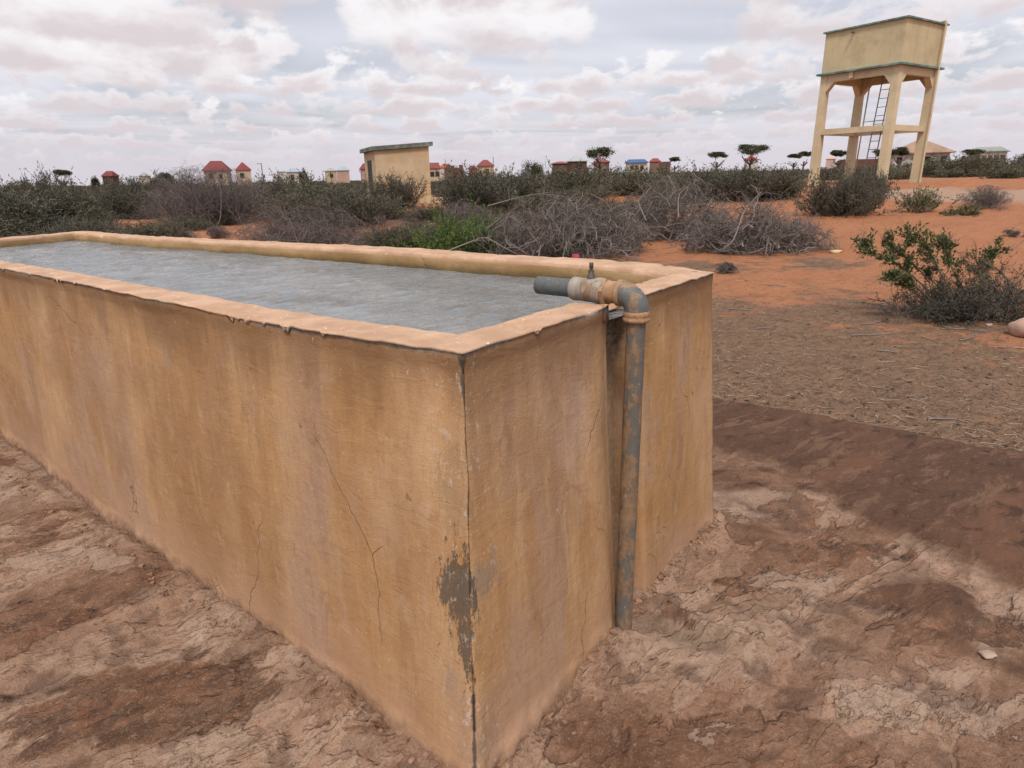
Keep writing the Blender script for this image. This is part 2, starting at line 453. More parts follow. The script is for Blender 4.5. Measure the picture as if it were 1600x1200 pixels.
for k, w in enumerate(np.concatenate([[.0, .035, .09], np.linspace(.16, .9, 9), [.96, 1.0]])):
    P = O * (1 - w) + I * w
    P = P + NO * (.010 * (1 - w))[..., None] * 1.0 - NO * (.095 * notch(H) * (1 - w))[:, None]
    crown = -.003 if k == 0 else (.001 if k == 1 else (-.007 if w == 1 else (-.001 if w == .96 else .002)))
    zz = rimz + crown + .0025 * fbm(P[:, 0] * 20, P[:, 1] * 20, 0, 3, 12) - .052 * smooth(.25, .8, nt)
    chip = smooth(.36, .5, fbm(P[:, 0] * 13, P[:, 1] * 13, 0, 4, 77, .65)) * .008 * (1 + 1.2 * (abs(w - .5) > .45))
    cols_V.append(np.column_stack([P, zz - chip])); cols_uv.append(np.column_stack([u, np.full(ns, H + w * TH)]))
    cols_edge.append(np.full(ns, .75 if k == 0 else 0.0) * smooth(-.3, .1, fbm(u * 3, 0 * u, 0, 3, 42))); cols_zone.append(np.ones(ns))
for z in np.concatenate([[H - .03, H - .045], np.linspace(H - .06, .78, 16), [.4]]):
    P = I - NO * (.004 + .012 * (H - z))[..., None] * 0 + NO * (.006 * fbm(I[:, 0] * 3, I[:, 1] * 3, z * 3, 3, 14))[:, None]
    cols_V.append(np.column_stack([P, np.full(ns, z)])); cols_uv.append(np.column_stack([u, np.full(ns, z)]))
    cols_edge.append(np.zeros(ns)); cols_zone.append(np.full(ns, 2.0))
V = np.stack(cols_V, 0); nr = V.shape[0]
idx = np.arange(nr * ns).reshape(nr, ns); nx = np.roll(idx, -1, 1)
F = np.stack([idx[:-1], nx[:-1], nx[1:], idx[1:]], -1).reshape(-1, 4)[:, ::-1]

mt, t, b = material('trough_plaster')
uvn = t.node('ShaderNodeUVMap', uv_map='wall').outputs[0]; us = t.sep(uvn); uu, vv = us[0], us[1]
ob = t.coord('Object'); zone = t.attr('zone'); edge = t.attr('edge')
pv = t.vmath('ADD', ob, t.vmath('SCALE', t.vmath('SUBTRACT', t.noise(ob, 3, 4, .6, color=True), (.5, .5, .5)), scale=.25))
st1 = t.noise(t.map(ob, (1, 1, .42)), 2.6, 5, .62, .5)
st2 = t.noise(t.map(ob, (1, 1, .10)), 15.0, 5, .65)
st3 = t.noise(t.map(ob, (1, 1, .16)), 60.0, 5, .7)
ochre = (.385, .205, .078); pale = (.48, .295, .155); pink = (.39, .245, .160); umber = (.23, .12, .055)
c = t.mix(t.step(st1, .32, .66), ochre, pale)
c = t.mix(t.step(t.noise(t.map(ob, (1, 1, .4), (9, 2, 4)), 2.6, 5, .6, .6), .5, .66, 0, .85), c, pink)
c = t.mix(t.step(t.noise(t.map(ob, (1, 1, .3), (3, 7, 1)), 4.2, 6, .65, .5), .55, .72, 0, .6), c, (.36, .18, .065))
c = t.mix(t.step(st2, .52, .72, 0, .26), c, umber)
c = t.mix(t.step(t.noise(t.map(ob, (1, 1, .5), (11, 3, 8)), 1.5, 4, .6, .5), .50, .66, 0, .5), c, (.25, .125, .055))
c = t.mix(t.step(t.noise(t.map(ob, (1, 1, .6), (21, 3, 8)), 1.9, 4, .6, .5), .54, .68, 0, .5), c, (.40, .27, .20))
c = t.mix(t.step(st2, .48, .30, 0, .30), c, (.56, .36, .20))
c = t.mix(t.step(st3, .50, .72, 0, .28), c, (.22, .12, .06))
c = t.mix(t.step(st3, .46, .30, 0, .2), c, (.56, .37, .20))
c = t.mix(t.step(t.noise(pv, 40, 5, .78), .52, .70, 0, .3), c, (.24, .13, .065))
c = t.mix(t.step(t.noise(t.map(ob, (1, 1, .7), (1, 9, 1)), 12, 6, .75, .8), .56, .64, 0, .35), c, (.46, .31, .20))
c = t.mix(t.step(t.noise(t.map(ob, (1, 1, .6), (6, 1, 9)), 8, 6, .75, 1.0), .58, .65, 0, .40), c, (.245, .125, .06))
# water-run stains below the rim, uneven lower limit
drip = t.math('ADD', vv, t.math('MULTIPLY', t.noise(t.map(ob, (1, 1, .25), (5, 5, 5)), 5, 5, .65), .55))
c = t.mix(t.math('MULTIPLY', t.step(drip, 1.18, 1.38), .68), c, (.20, .105, .048))
# pale scrubbed foot of the wall, dust splash
foot = t.math('SUBTRACT', vv, t.math('MULTIPLY', t.noise(ob, 3.5, 5, .6), .38))
c = t.mix(t.step(foot, .12, -.16, 0, .55), c, (.40, .235, .145))
foot2 = t.math('SUBTRACT', vv, t.math('MULTIPLY', t.math('SUBTRACT', t.noise(ob, 20, 2, .6), .5), .10))
c = t.mix(t.step(foot2, .045, -.01, 0, .85), c, t.mix(t.step(t.noise(ob, 40, 4, .7), .42, .6), (.14, .075, .046), (.30, .175, .11)))
# pale lime specks and dark pits
sp = t.noise(t.map(ob, (1, 1, .6)), 95, 3, .6)
c = t.mix(t.math('MULTIPLY', t.step(sp, .68, .73), .55), c, (.62, .50, .38))
c = t.mix(t.math('MULTIPLY', t.step(t.noise(t.map(ob, (1, 1, .7), (4, 4, 4)), 26, 3, .5), .72, .76), .6), c, (.13, .065, .03))
# hairline cracks
cv = t.vmath('ADD', ob, t.vmath('SCALE', t.vmath('SUBTRACT', t.noise(ob, 4, 4, .55, color=True), (.5, .5, .5)), scale=.16))
cr = t.vor(t.map(cv, (1, 1, .6)), 1.7)
crm = t.math('MULTIPLY', t.step(cr, .0045, .0012), t.step(t.noise(ob, 1.6, 2), .50, .60))
cr2 = t.vor(t.map(cv, (1, 1, .8), (7, 3, 2)), 6.0)
crm2 = t.math('MULTIPLY', t.step(cr2, .010, .003), t.step(t.noise(t.map(ob, (1, 1, 1), (2, 8, 4)), 2.6, 2), .66, .70))
crk = t.math('MULTIPLY', t.math('MAXIMUM', crm, t.math('MULTIPLY', crm2, .7)), t.step(t.math('ABSOLUTE', uu), .22, .34))
c = t.mix(t.math('MULTIPLY', crk, .5), c, (.09, .055, .035))
# corner: exposed grey cement strip and patches
au = t.math('ABSOLUTE', uu)
wob = t.math('MULTIPLY', t.math('SUBTRACT', t.noise(t.map(ob, (1, 1, .5)), 16, 6, .7), .5), .05)
strip_w = t.math('ADD', t.math('MULTIPLY', t.step(vv, .92, 1.08), .004), t.math('MULTIPLY', t.step(t.noise(t.map(ob, (.2, .2, 1)), 9, 3, .6), .38, .60), .0050))
corner = t.step(t.math('SUBTRACT', t.math('ADD', au, t.math('MULTIPLY', wob, .30)), strip_w), .003, -.002)
def ell(u0, v0, ru, rv):
    a_ = t.math('DIVIDE', t.math('SUBTRACT', uu, u0), ru); b_ = t.math('DIVIDE', t.math('SUBTRACT', vv, v0), rv)
    return t.math('SQRT', t.math('ADD', t.math('MULTIPLY', a_, a_), t.math('MULTIPLY', b_, b_)))
rag = t.math('MULTIPLY', t.math('SUBTRACT', t.noise(t.map(ob, (1, 1, .28)), 52, 5, .85), .5), 5.5)
def patch(u0, v0, ru, rv): return t.step(t.math('ADD', ell(u0, v0, ru, rv), rag), 1.02, .72)
p1 = t.math('MAXIMUM', patch(.040, .53, .055, .10), patch(.012, .42, .022, .13))
p2 = t.math('MAXIMUM', patch(-.04, .55, .075, .05), t.math('MULTIPLY', patch(.07, .27, .03, .05), .5))
p3 = t.math('MAXIMUM', patch(.04, .78, .05, .13), patch(-.03, .10, .05, .07))
c = t.mix(t.math('MULTIPLY', p3, .35), c, (.22, .15, .09))
c = t.mix(t.math('MULTIPLY', p2, .55), c, (.23, .185, .15))
c = t.mix(t.math('MULTIPLY', p1, .85), c, (.085, .066, .050))
# whitish scraped paint round the corner
scr = t.math('MULTIPLY', t.step(t.noise(t.map(ob, (1, 1, .6)), 42, 6, .75), .575, .63), t.step(au, .16, .02))
c = t.mix(t.math('MULTIPLY', scr, .5), c, (.55, .46, .40))
c = t.mix(t.math('MULTIPLY', corner, .9), c, (.070, .056, .044))
# groove beside the pipe: old dark cement
gr = t.attr('groove')
c = t.mix(t.math('MULTIPLY', gr, t.step(t.noise(ob, 22, 5, .7), .25, .5, .55, 1)), c, t.mix(t.step(t.noise(ob, 60, 4), .4, .6), (.075, .055, .038), (.15, .115, .08)))
# rim top: trowelled pinkish plaster
rc = t.mix(t.step(t.noise(ob, 7, 5, .65), .35, .65), (.40, .240, .145), (.52, .335, .215))
rc = t.mix(t.step(t.noise(ob, 30, 5, .7), .52, .75, 0, .45), rc, (.40, .23, .14))
rc = t.mix(t.step(t.noise(t.map(ob, (1, 1, 1), (5, 1, 1)), 55, 3, .6), .67, .72, 0, .8), rc, (.82, .74, .66))
rc = t.mix(t.math('MULTIPLY', t.step(t.noise(t.map(ob, (1, 1, 1), (1, 6, 1)), 24, 3, .6), .69, .73), .85), rc, (.16, .09, .055))
isr = t.math('MULTIPLY', t.step(zone, .4, .6), t.step(zone, 1.7, 1.4))
c = t.mix(isr, c, rc)
# inside wall: algae and wet line
ic = t.mix(t.step(st1, .35, .65), (.34, .20, .085), (.46, .29, .14))
zz_ = t.sep(ob)[2]
wl = t.math('ADD', zz_, t.math('MULTIPLY', t.noise(ob, 9, 5, .6), .05))
ic = t.mix(t.step(wl, 1.125, 1.075, 0, .9), ic, (.12, .085, .030))
c = t.mix(t.step(zone, 1.4, 1.7), c, ic)
c = t.mix(t.math('MULTIPLY', edge, .85), c, t.mix(t.step(t.noise(ob, 50, 4), .4, .6), (.13, .12, .10), (.24, .215, .18)))
t.put(b.inputs['Base Color'], c); b.inputs['Roughness'].default_value = .82; b.inputs['Specular IOR Level'].default_value = .3
hgt = t.math('ADD', t.math('MULTIPLY', t.noise(t.map(ob, (1, 1, .35)), 40, 6, .7), .7), t.math('MULTIPLY', t.noise(ob, 160, 4, .7), .35))
hgt = t.math('SUBTRACT', hgt, t.math('MULTIPLY', crk, .6)); hgt = t.math('SUBTRACT', hgt, t.math('MULTIPLY', p1, .5))
# long trowel sweeps
hgt = t.math('ADD', hgt, t.math('MULTIPLY', t.noise(t.map(ob, (1, 1, 2.4), (0, 0, 0), (.3, .2, 0)), 9, 4, .6, 1.0), .7))
t.put(b.inputs['Normal'], t.bump(hgt, .7, .006))
groove = np.concatenate([smooth(.80 - .55 * smooth(.88, 1.05, z), 1.0 - .35 * smooth(.88, 1.05, z), notch(z)) * (.55 + .45 * smooth(.8, 1.02, z)) * np.ones(ns) for z in zs] + [smooth(.2, .6, nt)] * (nr - len(zs)))
trough = mesh_obj('water_trough', V.reshape(-1, 3), F, mt, smooth_shade=True,
    vattr={'zone': np.concatenate(cols_zone), 'edge': np.concatenate(cols_edge), 'groove': groove}, uv=np.concatenate(cols_uv))
tag(trough, 'long ochre plastered concrete cattle trough brimming with water, cracked at its near corner', 'water trough')

# ------------------------------------------------------------------ water
WZ = H - .062
nu, nv = 640, 170
tu = np.linspace(0, 1, nu) ** 1.2; tw = np.linspace(0, 1, nv)
e0, e1, e2, e3 = [np.asarray(inner[i]) for i in range(4)]
ctr = (e0 + e1 + e2 + e3) / 4
e0, e1, e2, e3 = [e + (e - ctr) / np.linalg.norm(e - ctr) * .09 for e in (e0, e1, e2, e3)]
TU, TW = np.meshgrid(tu, tw)
Pw = (e0 * (1 - TU[..., None]) + e1 * TU[..., None]) * (1 - TW[..., None]) + (e3 * (1 - TU[..., None]) + e2 * TU[..., None]) * TW[..., None]
X, Y = Pw[..., 0], Pw[..., 1]
ca, sa = al
ax = X * ca + Y * sa; bx = -X * sa + Y * ca
amp = .45 + .55 * smooth(1.5, 4.5, ax)
Z = WZ + amp * (.0075 * fbm(ax * 7, bx * 4.5, 0, 3, 51) + .0040 * fbm(ax * 21, bx * 13, 1, 3, 52)) 
Vw = np.stack([X, Y, Z], -1).reshape(-1, 3)
ii = np.arange(nu * nv).reshape(nv, nu)
Fw = np.stack([ii[:-1, :-1], ii[:-1, 1:], ii[1:, 1:], ii[1:, :-1]], -1).reshape(-1, 4)
mw, t, b = material('trough_water')
ob = t.coord('Object'); rot = t.map(ob, (1, 1, 1), (0, 0, 0), (0, 0, -math.atan2(sa, ca)))
b.inputs['Base Color'].default_value = (.115, .118, .098, 1); b.inputs['Roughness'].default_value = .07; b.inputs['IOR'].default_value = 1.6
b.inputs['Specular IOR Level'].default_value = .6
t.put(b.inputs['Base Color'], t.mix(t.step(t.noise(t.map(rot, (.6, 1, 1)), 2.2, 5, .65, .5), .35, .65), (.120, .132, .130), (.225, .236, .232)))
w1 = t.noise(t.map(rot, (1.0, .5, 1)), 15, 5, .62, .6); w2 = t.noise(t.map(rot, (1, .6, 1)), 52, 3, .6, .5)
t.put(b.inputs['Normal'], t.bump(t.math('ADD', w1, t.math('MULTIPLY', w2, .45)), 1.0, .045))
water = mesh_obj('water', Vw, Fw, mw, smooth_shade=True); tag(water, 'rippled grey water filling the trough', kind='structure')

# ------------------------------------------------------------------ pipe
def paint_mat(name, base, over, amount, scale=14, rough=.55, metal=.1, dirt=(.10, .06, .04)):
    m, t, b = material(name); v = t.coord(); vs = t.map(v, (1, 1, .45))
    n = t.noise(vs, scale, 6, .68, .3)
    f = t.step(n, amount - .02, amount + .03)
    c = t.mix(f, t.mix(t.noise(v, 40, 4), tuple(x*.75 for x in base), tuple(x*1.25 for x in base)), t.mix(t.step(t.noise(v, 30, 5, .7), .4, .65), over, tuple(x*.72 for x in over)))
    c = t.mix(t.step(t.noise(vs, 55, 5, .7), .58, .70, 0, .7), c, dirt)
    c = t.mix(t.step(t.noise(vs, 90, 3, .6), .68, .73, 0, .6), c, (.5, .45, .38))
    t.put(b.inputs['Base Color'], c); b.inputs['Roughness'].default_value = rough
    t.put(b.inputs['Metallic'], t.math('MULTIPLY', t.math('SUBTRACT', 1.0, f), metal))
    t.put(b.inputs['Normal'], t.bump(t.math('ADD', f, t.noise(v, 80, 5)), .5, .0015))
    return m
m_riser = paint_mat('riser_metal', (.135, .125, .108), (.25, .16, .095), .475, 24)
m_spout = paint_mat('spout_metal', (.105, .110, .106), (.27, .175, .11), .60, 16)
m_elbow = paint_mat('elbow_metal', (.120, .124, .118), (.29, .185, .11), .50, 13)
m_coup = paint_mat('coupling_metal', (.31, .27, .22), (.27, .175, .11), .56, 16)
m_tan = paint_mat('collar_metal', (.30, .19, .11), (.40, .23, .12), .45, 18)
m_dark = simple('dark_hole', (.02, .018, .015), .9)
pin = norm(np.array([-.80, .60])); pipe_xy = np.array([.373, 1.868]); PZ = 1.166
root = empty('water_pipe', (pipe_xy[0], pipe_xy[1], 0))
tag(root, 'upright galvanised pipe with elbow and stop valve pouring into the trough end', 'pipe')
def lathe(axis0, axis1, prof, n=28, mat=None, name='', parent=None, caps=False):
    a0_ = np.asarray(axis0, float); d_ = norm(np.asarray(axis1, float) - a0_)
    P = np.array([a0_ + d_ * s for s, _ in prof]); rr = np.array([r_ for _, r_ in prof])
    V_, F_ = tubes(P[None], rr[None], n); return V_, F_
def ax(s): return np.array([pin[0] * s, pin[1] * s, PZ])       # along the horizontal run (local to root)
def lobj(name, prof, mat, parent, p0=None, p1=None):
    V_, F_ = lathe(ax(0) if p0 is None else p0, ax(1) if p1 is None else p1, prof, 28)
    o = mesh_obj(name, V_, F_, mat, parent, True); return o
rr = .0285
V_, F_ = lathe((0, 0, -.05), (0, 0, 1), [(s, rr * (1 + .03 * (k % 2))) for k, s in enumerate(np.linspace(0, 1.16, 14))], 28)
rs = mesh_obj('riser', V_, F_, m_riser, root, True)
# elbow sweep
Rb = .048; th = np.linspace(0, math.pi / 2, 12)
cE = np.array([pin[0] * Rb, pin[1] * Rb, PZ - Rb])
Pe = np.array([cE + np.array([-pin[0] * math.cos(a) * Rb, -pin[1] * math.cos(a) * Rb, math.sin(a) * Rb]) for a in th])
re_ = np.full(12, .0365); V_, F_ = tubes(Pe[None], re_[None], 28)
el = mesh_obj('elbow', V_, F_, m_elbow, root, True)
z0 = PZ - Rb
V_, F_ = lathe((0, 0, z0 - .032), (0, 0, z0), [(-.001, .028), (0, .0375), (.004, .0400), (.011, .0400), (.015, .0365), (.018, .0385), (.026, .0385), (.032, .0360), (.036, .034)], 28)
mesh_obj('collar', V_, F_, m_tan, root, True)
s0 = Rb
lobj('collar', [(s0 - .004, .034), (s0, .037), (s0 + .002, .0400), (s0 + .012, .0400), (s0 + .016, .036), (s0 + .018, .03)], m_tan, root)
lobj('nipple', [(s0 + .012, .0335), (s0 + .03, .0335), (s0 + .052, .0335)], m_tan, root)
s1 = s0 + .046
vb = lobj('valve_body', [(s1, .030), (s1 + .001, .0355), (s1 + .014, .036), (s1 + .016, .033), (s1 + .018, .039), (s1 + .024, .0405), (s1 + .034, .0405), (s1 + .042, .039), (s1 + .046, .0375), (s1 + .075, .0365), (s1 + .095, .035), (s1 + .097, .0335), (s1 + .102, .0365), (s1 + .122, .0365), (s1 + .126, .034), (s1 + .128, .03)], m_coup, root)
# hexagonal nut of the valve
hx = MB(); hp = []
dn = np.array([pin[0], pin[1], 0]); sn = np.array([-pin[1], pin[0], 0]); un = np.array([0, 0, 1.0])
for k in range(6):
    a = k * math.pi / 3 + .2; hp.append(sn * math.cos(a) * .0435 + un * math.sin(a) * .0435)
hp = np.array(hp); hx.prism(ax(s1 + .002) + hp, ax(s1 + .014) + hp)
hx.build('hex_nut', m_tan, vb)
sx = s1 + .062
st = MB(); c0 = ax(sx) + np.array([0, 0, .031])
st.tube([c0, c0 + [0, 0, .016], c0 + [0, 0, .0161], c0 + [0, 0, .03]], [.0125, .0125, .009, .009], 12)
st.tube([c0 + [0, 0, .028], c0 + [0, 0, .052]], [.0055, .005], 6)
st.box(c0 + [0, 0, .044], (.009, .009, .018), .6)
st.build('valve_stem', m_dark if False else simple('stem_metal', (.10, .085, .07), .6, metal=.4, scale=40), root, True)
s2 = s1 + .122; s3 = .352
lobj('spout', [(s2 - .004, rr), (s2, rr)] + [(s, rr) for s in np.linspace(s2 + .01, s3 - .02, 6)] + [(s3 - .001, rr), (s3, rr - .0008), (s3, rr - .0045), (s3 - .03, rr - .005), (s3 - .12, rr - .005), (s3 - .12, .0001)], m_spout, root)

# ------------------------------------------------------------------ ground
def line_d(P, Q):           # signed distance function, positive on the left of P->Q
    P = np.asarray(P[:2]); Q = np.asarray(Q[:2]); d_ = norm(Q - P)
    return lambda x, y: (x - P[0]) * -d_[1] + (y - P[1]) * d_[0]
slab_edge = line_d(G(1600, 706), G(1115, 619))        # positive: towards the camera?
if slab_edge(0, 0) < 0: slab_edge = (lambda f: (lambda x, y: -f(x, y)))(slab_edge)
dkpts = np.array([G(px_, py_)[:2] for px_, py_ in ((1050, 640), (1115, 690), (1180, 715), (1250, 760), (1330, 800), (1400, 840), (1500, 880), (1600, 935), (1750, 1020))])

def seg_d(x, y, P, Q):
    P = np.asarray(P, float); Q = np.asarray(Q, float); d_ = Q - P; L2 = d_ @ d_
    tt = np.clip(((x - P[0]) * d_[0] + (y - P[1]) * d_[1]) / L2, 0, 1)
    return np.hypot(x - P[0] - tt * d_[0], y - P[1] - tt * d_[1])
corb = [np.asarray(v) for v in (a0, near_bot[-1], fb_bot, b0)]
cenb = sum(corb) / 4
def trough_d(x, y):
    dmin = np.full(np.shape(x), 1e9)
    for i in range(4): dmin = np.minimum(dmin, seg_d(x, y, corb[i], corb[(i + 1) % 4]))
    ins = np.ones(np.shape(x), bool)
    for i in range(4):
        f = line_d(corb[i], corb[(i + 1) % 4]); s = np.sign(f(*cenb)); ins &= f(x, y) * s > 0
    return np.where(ins, -dmin, dmin)

rad = [.35]
while rad[-1] < 6: rad.append(rad[-1] * 1.0052)
while rad[-1] < 40: rad.append(rad[-1] * 1.011)
while rad[-1] < 6000: rad.append(rad[-1] * 1.06)
rad = np.array([0.02, .2] + rad)
an = np.concatenate([np.linspace(-math.pi, -.95, 60)[:-1], np.linspace(-.95, .95, 400), np.linspace(.95, math.pi, 60)[1:-1]])
RR, AA = np.meshgrid(rad, an, indexing='ij')
GX, GY = RR * np.sin(AA), RR * np.cos(AA)
near = RR < 45
z = terrain(GX, GY)
td = trough_d(GX, GY)
se = slab_edge(GX, GY) + .11 * fbm(GX * 2.6, GY * 2.6, 0, 5, 61, .6)
# the slab reaches round the trough; beyond ~1.5 m behind it is dirt
m_slab = smooth(-.03, .03, se)
wx_ = .12 * fbm(GX * 2.5, GY * 2.5, 3, 3, 64); wy_ = .12 * fbm(GX * 2.5, GY * 2.5, 6, 3, 65)
# dark band: between slab_edge and the broken line
dl = np.full(GX.shape, 1e9); sg = np.zeros(GX.shape)
ang_pts = np.arctan2(dkpts[:, 0], dkpts[:, 1])
for i in range(len(dkpts) - 1):
    dd = seg_d(GX, GY, dkpts[i], dkpts[i+1]); f = line_d(dkpts[i], dkpts[i+1])(GX, GY)
    s_ = np.where(f > 0, 1, -1); m_ = dd < dl; dl = np.where(m_, dd, dl); sg = np.where(m_, s_, sg)
far_side = np.sign(line_d(dkpts[3], dkpts[4])(*G(1500, 800)[:2]))
sdk = dl * sg * far_side + .10 * fbm(GX * 4, GY * 4, 1, 4, 66)
sdk = np.where(GX < b0[0] - .1, -1, sdk)
sdk2 = sdk + .22 * fbm(GX * 2.2, GY * 2.2, 7, 4, 68)
m_dark = smooth(-.16, .20, sdk2) * m_slab
m_dark = np.maximum(m_dark, .75 * m_slab * smooth(.10, .42, fbm(GX * 2.0 + 9, GY * 3.0, 4, 4, 69)) * smooth(-.75, -.25, sdk) * (GX > .9))
# strata relief on the weathered slab: stepped flakes
def strat(x, y, s, seed, sharp=.12):
    wx2 = .35 * fbm(x * s * 2.1, y * s * 2.1, 5, 3, seed + 7)
    n_ = fbm(x * s + wx2, y * s * 1.0 + wx2, 2, 5, seed, .55) * 3.2
    fl = np.floor(n_); fr = n_ - fl
    return fl + smooth(1 - sharp, 1, fr), fr
rx = GX * .8 + GY * .6; ry = -GX * .6 + GY * .8
s1_, f1_ = strat(rx, ry * 1.9, 1.5, 71, .045)
s2_, f2_ = strat(rx + 4, ry * 2.0, 3.6, 81, .07)
rough_g = m_slab * (1 - .85 * m_dark)
fine = fbm(GX * 16, GY * 16, 0, 4, 91, .55)
fade = 1 - smooth(4, 9, RR)
disp = rough_g * (.0095 * s1_ + .0050 * s2_ + .005 * fine + .008 * fbm(GX * 1.1, GY * 1.1, 0, 3, 95)) * (.35 + .65 * smooth(0, .5, RR))
disp -= .016 * rough_g
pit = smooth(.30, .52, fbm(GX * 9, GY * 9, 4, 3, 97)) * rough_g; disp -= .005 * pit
disp += m_dark * (.002 * fine + .010 * 0) + m_dark * .004
# broken edge of the dark screed stands a little proud of the rock
# soil outside the slab
soil = 1 - m_slab
disp += soil * (-.022 + .010 * fbm(GX * 2, GY * 2, 0, 4, 98) + .006 * fbm(GX * 12, GY * 12, 0, 4, 99)) * 1.0
disp += soil * smooth(6, 9, RR) * .03 * fbm(GX * .8, GY * .8, 0, 4, 101) * np.where(RR < 60, 1, 0)
# heap of rubble plaster against the wall foot
lump = np.clip(fbm(GX * 7, GY * 7, 0, 4, 103) + .45, 0, 1.5)
disp += np.where(td > -.05, smooth(.17, .0, td + .05 * fbm(GX * 4, GY * 4, 9, 3, 104)), 1) * (.004 + .034 * lump * fade + .030 * np.clip(fbm(GX * 17, GY * 17, 0, 3, 105) + .12, 0, 1) * fade) * np.where(td > -.1, 1, 0)
# shallow hollow with a raised lip beside the pipe foot
h0, h1 = G(1000, 925)[:2], G(1190, 1005)[:2]
hd = seg_d(GX + wx_ * .15, GY + wy_ * .15, h0, h1)
disp += .020 * np.exp(-(hd / .022) ** 2)
k0, k1 = G(1020, 965)[:2], G(1115, 990)[:2]
hol = np.exp(-(seg_d(GX, GY, k0, k1) / .055) ** 2); disp -= .022 * hol
q0, q1 = G(1000, 1040)[:2], G(1010, 1045)[:2]
# bank of pale rubble near the tower
pale = np.exp(-((seg_d(GX, GY, G(1380, 303)[:2], G(1640, 306)[:2])) / 2.0) ** 2) 
disp += pale * (.05 + .10 * np.clip(fbm(GX * 1.2, GY * 1.2, 0, 4, 107), 0, 1))
mo = G(1495, 292)[:2]; disp += .28 * np.exp(-((GX - mo[0])**2 + (GY - mo[1])**2) / .9)
Zg = z + disp
inside = smooth(-.02, -.12, td); Zg = Zg * (1 - inside) + inside * -.03
redness = smooth(5.6, 10.5, RR + 2.6 * fbm(GX * .7, GY * .7, 0, 5, 111)) 
hpd = np.minimum(seg_d(GX, GY, G(960, 415)[:2], G(1290, 408)[:2]), seg_d(GX, GY, G(560, 395)[:2], G(960, 408)[:2]))
redness = redness * (1 - .85 * np.exp(-(hpd / .75) ** 2))
redness = np.maximum(redness, smooth(.15, .4, fbm(GX * .9 + 3, GY * .9, 0, 4, 113)) * smooth(4.2, 5.5, RR) * smooth(1.0, 3.0, GX) * .8)
redness = redness * (1 - .85 * smooth(.1, .45, fbm(GX * .35, GY * .35, 4, 4, 117)) * smooth(60, 20, RR) * smooth(6, 0, GX))
n_r, n_a = GX.shape
gi = np.arange(n_r * n_a).reshape(n_r, n_a); gn = np.roll(gi, -1, 1)
Fg = np.stack([gi[:-1], gn[:-1], gn[1:], gi[1:]], -1).reshape(-1, 4)
Fg = Fg[:, ::-1] if False else Fg
mg, t, b = material('ground_earth')
ob = t.coord('Object')
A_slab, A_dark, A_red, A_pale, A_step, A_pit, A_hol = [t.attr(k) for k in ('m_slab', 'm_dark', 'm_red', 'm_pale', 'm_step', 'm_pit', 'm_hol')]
obw = t.map(ob, (1, 1, 1), (0, 0, 0), (0, 0, -.64))
obs = t.map(obw, (.75, 1.5, 1))
# weathered slab
n1 = t.noise(obs, 2.6, 6, .62, .6); n2 = t.noise(obs, 7, 6, .68, .8); n3 = t.noise(ob, 38, 4, .72); n4 = t.noise(ob, 150, 4, .7)
brown = (.235, .130, .080); tan_ = (.345, .215, .142); grey_ = (.385, .275, .205); dk = (.070, .035, .022); rust = (.215, .090, .043)
nA = t.noise(t.map(obs, (1, 1, 1), (3, 1, 0)), 1.1, 6, .56, .35); nB = t.noise(t.map(obs, (1, 1, 1), (9, 5, 0)), 3.0, 5, .58, .4)
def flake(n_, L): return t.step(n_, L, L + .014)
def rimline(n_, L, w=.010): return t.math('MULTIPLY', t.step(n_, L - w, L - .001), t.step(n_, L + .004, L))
fA1, fA2, fA3 = flake(nA, .44), flake(nA, .52), flake(nA, .60); fB1, fB2 = flake(nB, .46), flake(nB, .57)
cs = t.mix(t.step(n1, .34, .64), brown, tan_)
cs = t.mix(t.math('MULTIPLY', t.math('SUBTRACT', 1.0, fA1), .55), cs, t.mix(n2, dk, rust))
cs = t.mix(t.math('MULTIPLY', fA2, .45), cs, t.mix(t.step(n2, .38, .6), tan_, grey_))
cs = t.mix(t.math('MULTIPLY', fA3, .5), cs, (.42, .295, .205))
cs = t.mix(t.math('MULTIPLY', fB2, .45), cs, (.39, .275, .195))
cs = t.mix(t.math('MULTIPLY', t.math('SUBTRACT', 1.0, fB1), .35), cs, (.125, .066, .038))
cs = t.mix(t.step(t.noise(t.map(ob, (1, 1, 1), (4, 4, 0)), 1.3, 5, .62, .5), .52, .68, 0, .6), cs, t.mix(t.step(n2, .4, .6), (.075, .036, .021), (.15, .075, .043)))
nM = t.math('SUBTRACT', t.noise(obs, 9, 7, .72, .5), .5)
A_st, A_cr = t.attr('m_stain'), t.attr('m_crust')
crm_ = t.step(t.math('ADD', t.math('ADD', A_cr, t.math('MULTIPLY', nM, 2.6)), t.math('MULTIPLY', t.math('SUBTRACT', nB, .5), 1.2)), .44, .52)
cs = t.mix(t.math('MULTIPLY', crm_, .6), cs, t.mix(t.step(n3, .38, .62), (.33, .225, .155), (.41, .30, .225)))
stm_ = t.step(t.math('ADD', t.math('ADD', A_st, t.math('MULTIPLY', nM, 2.2)), t.math('MULTIPLY', t.math('SUBTRACT', nA, .5), 1.2)), .40, .58)
cs = t.mix(t.math('MULTIPLY', stm_, .85), cs, t.mix(t.step(n2, .36, .62), (.060, .030, .018), (.155, .072, .038)))
cs = t.mix(t.step(n2, .54, .70, 0, .5), cs, rust)
cs = t.mix(t.step(n3, .52, .66, 0, .5), cs, (.120, .062, .038))
cs = t.mix(t.step(n3, .46, .32, 0, .35), cs, (.38, .265, .18))
cs = t.mix(t.step(n4, .53, .67, 0, .4), cs, (.12, .062, .038))
cs = t.mix(t.step(n4, .46, .32, 0, .35), cs, (.42, .30, .21))
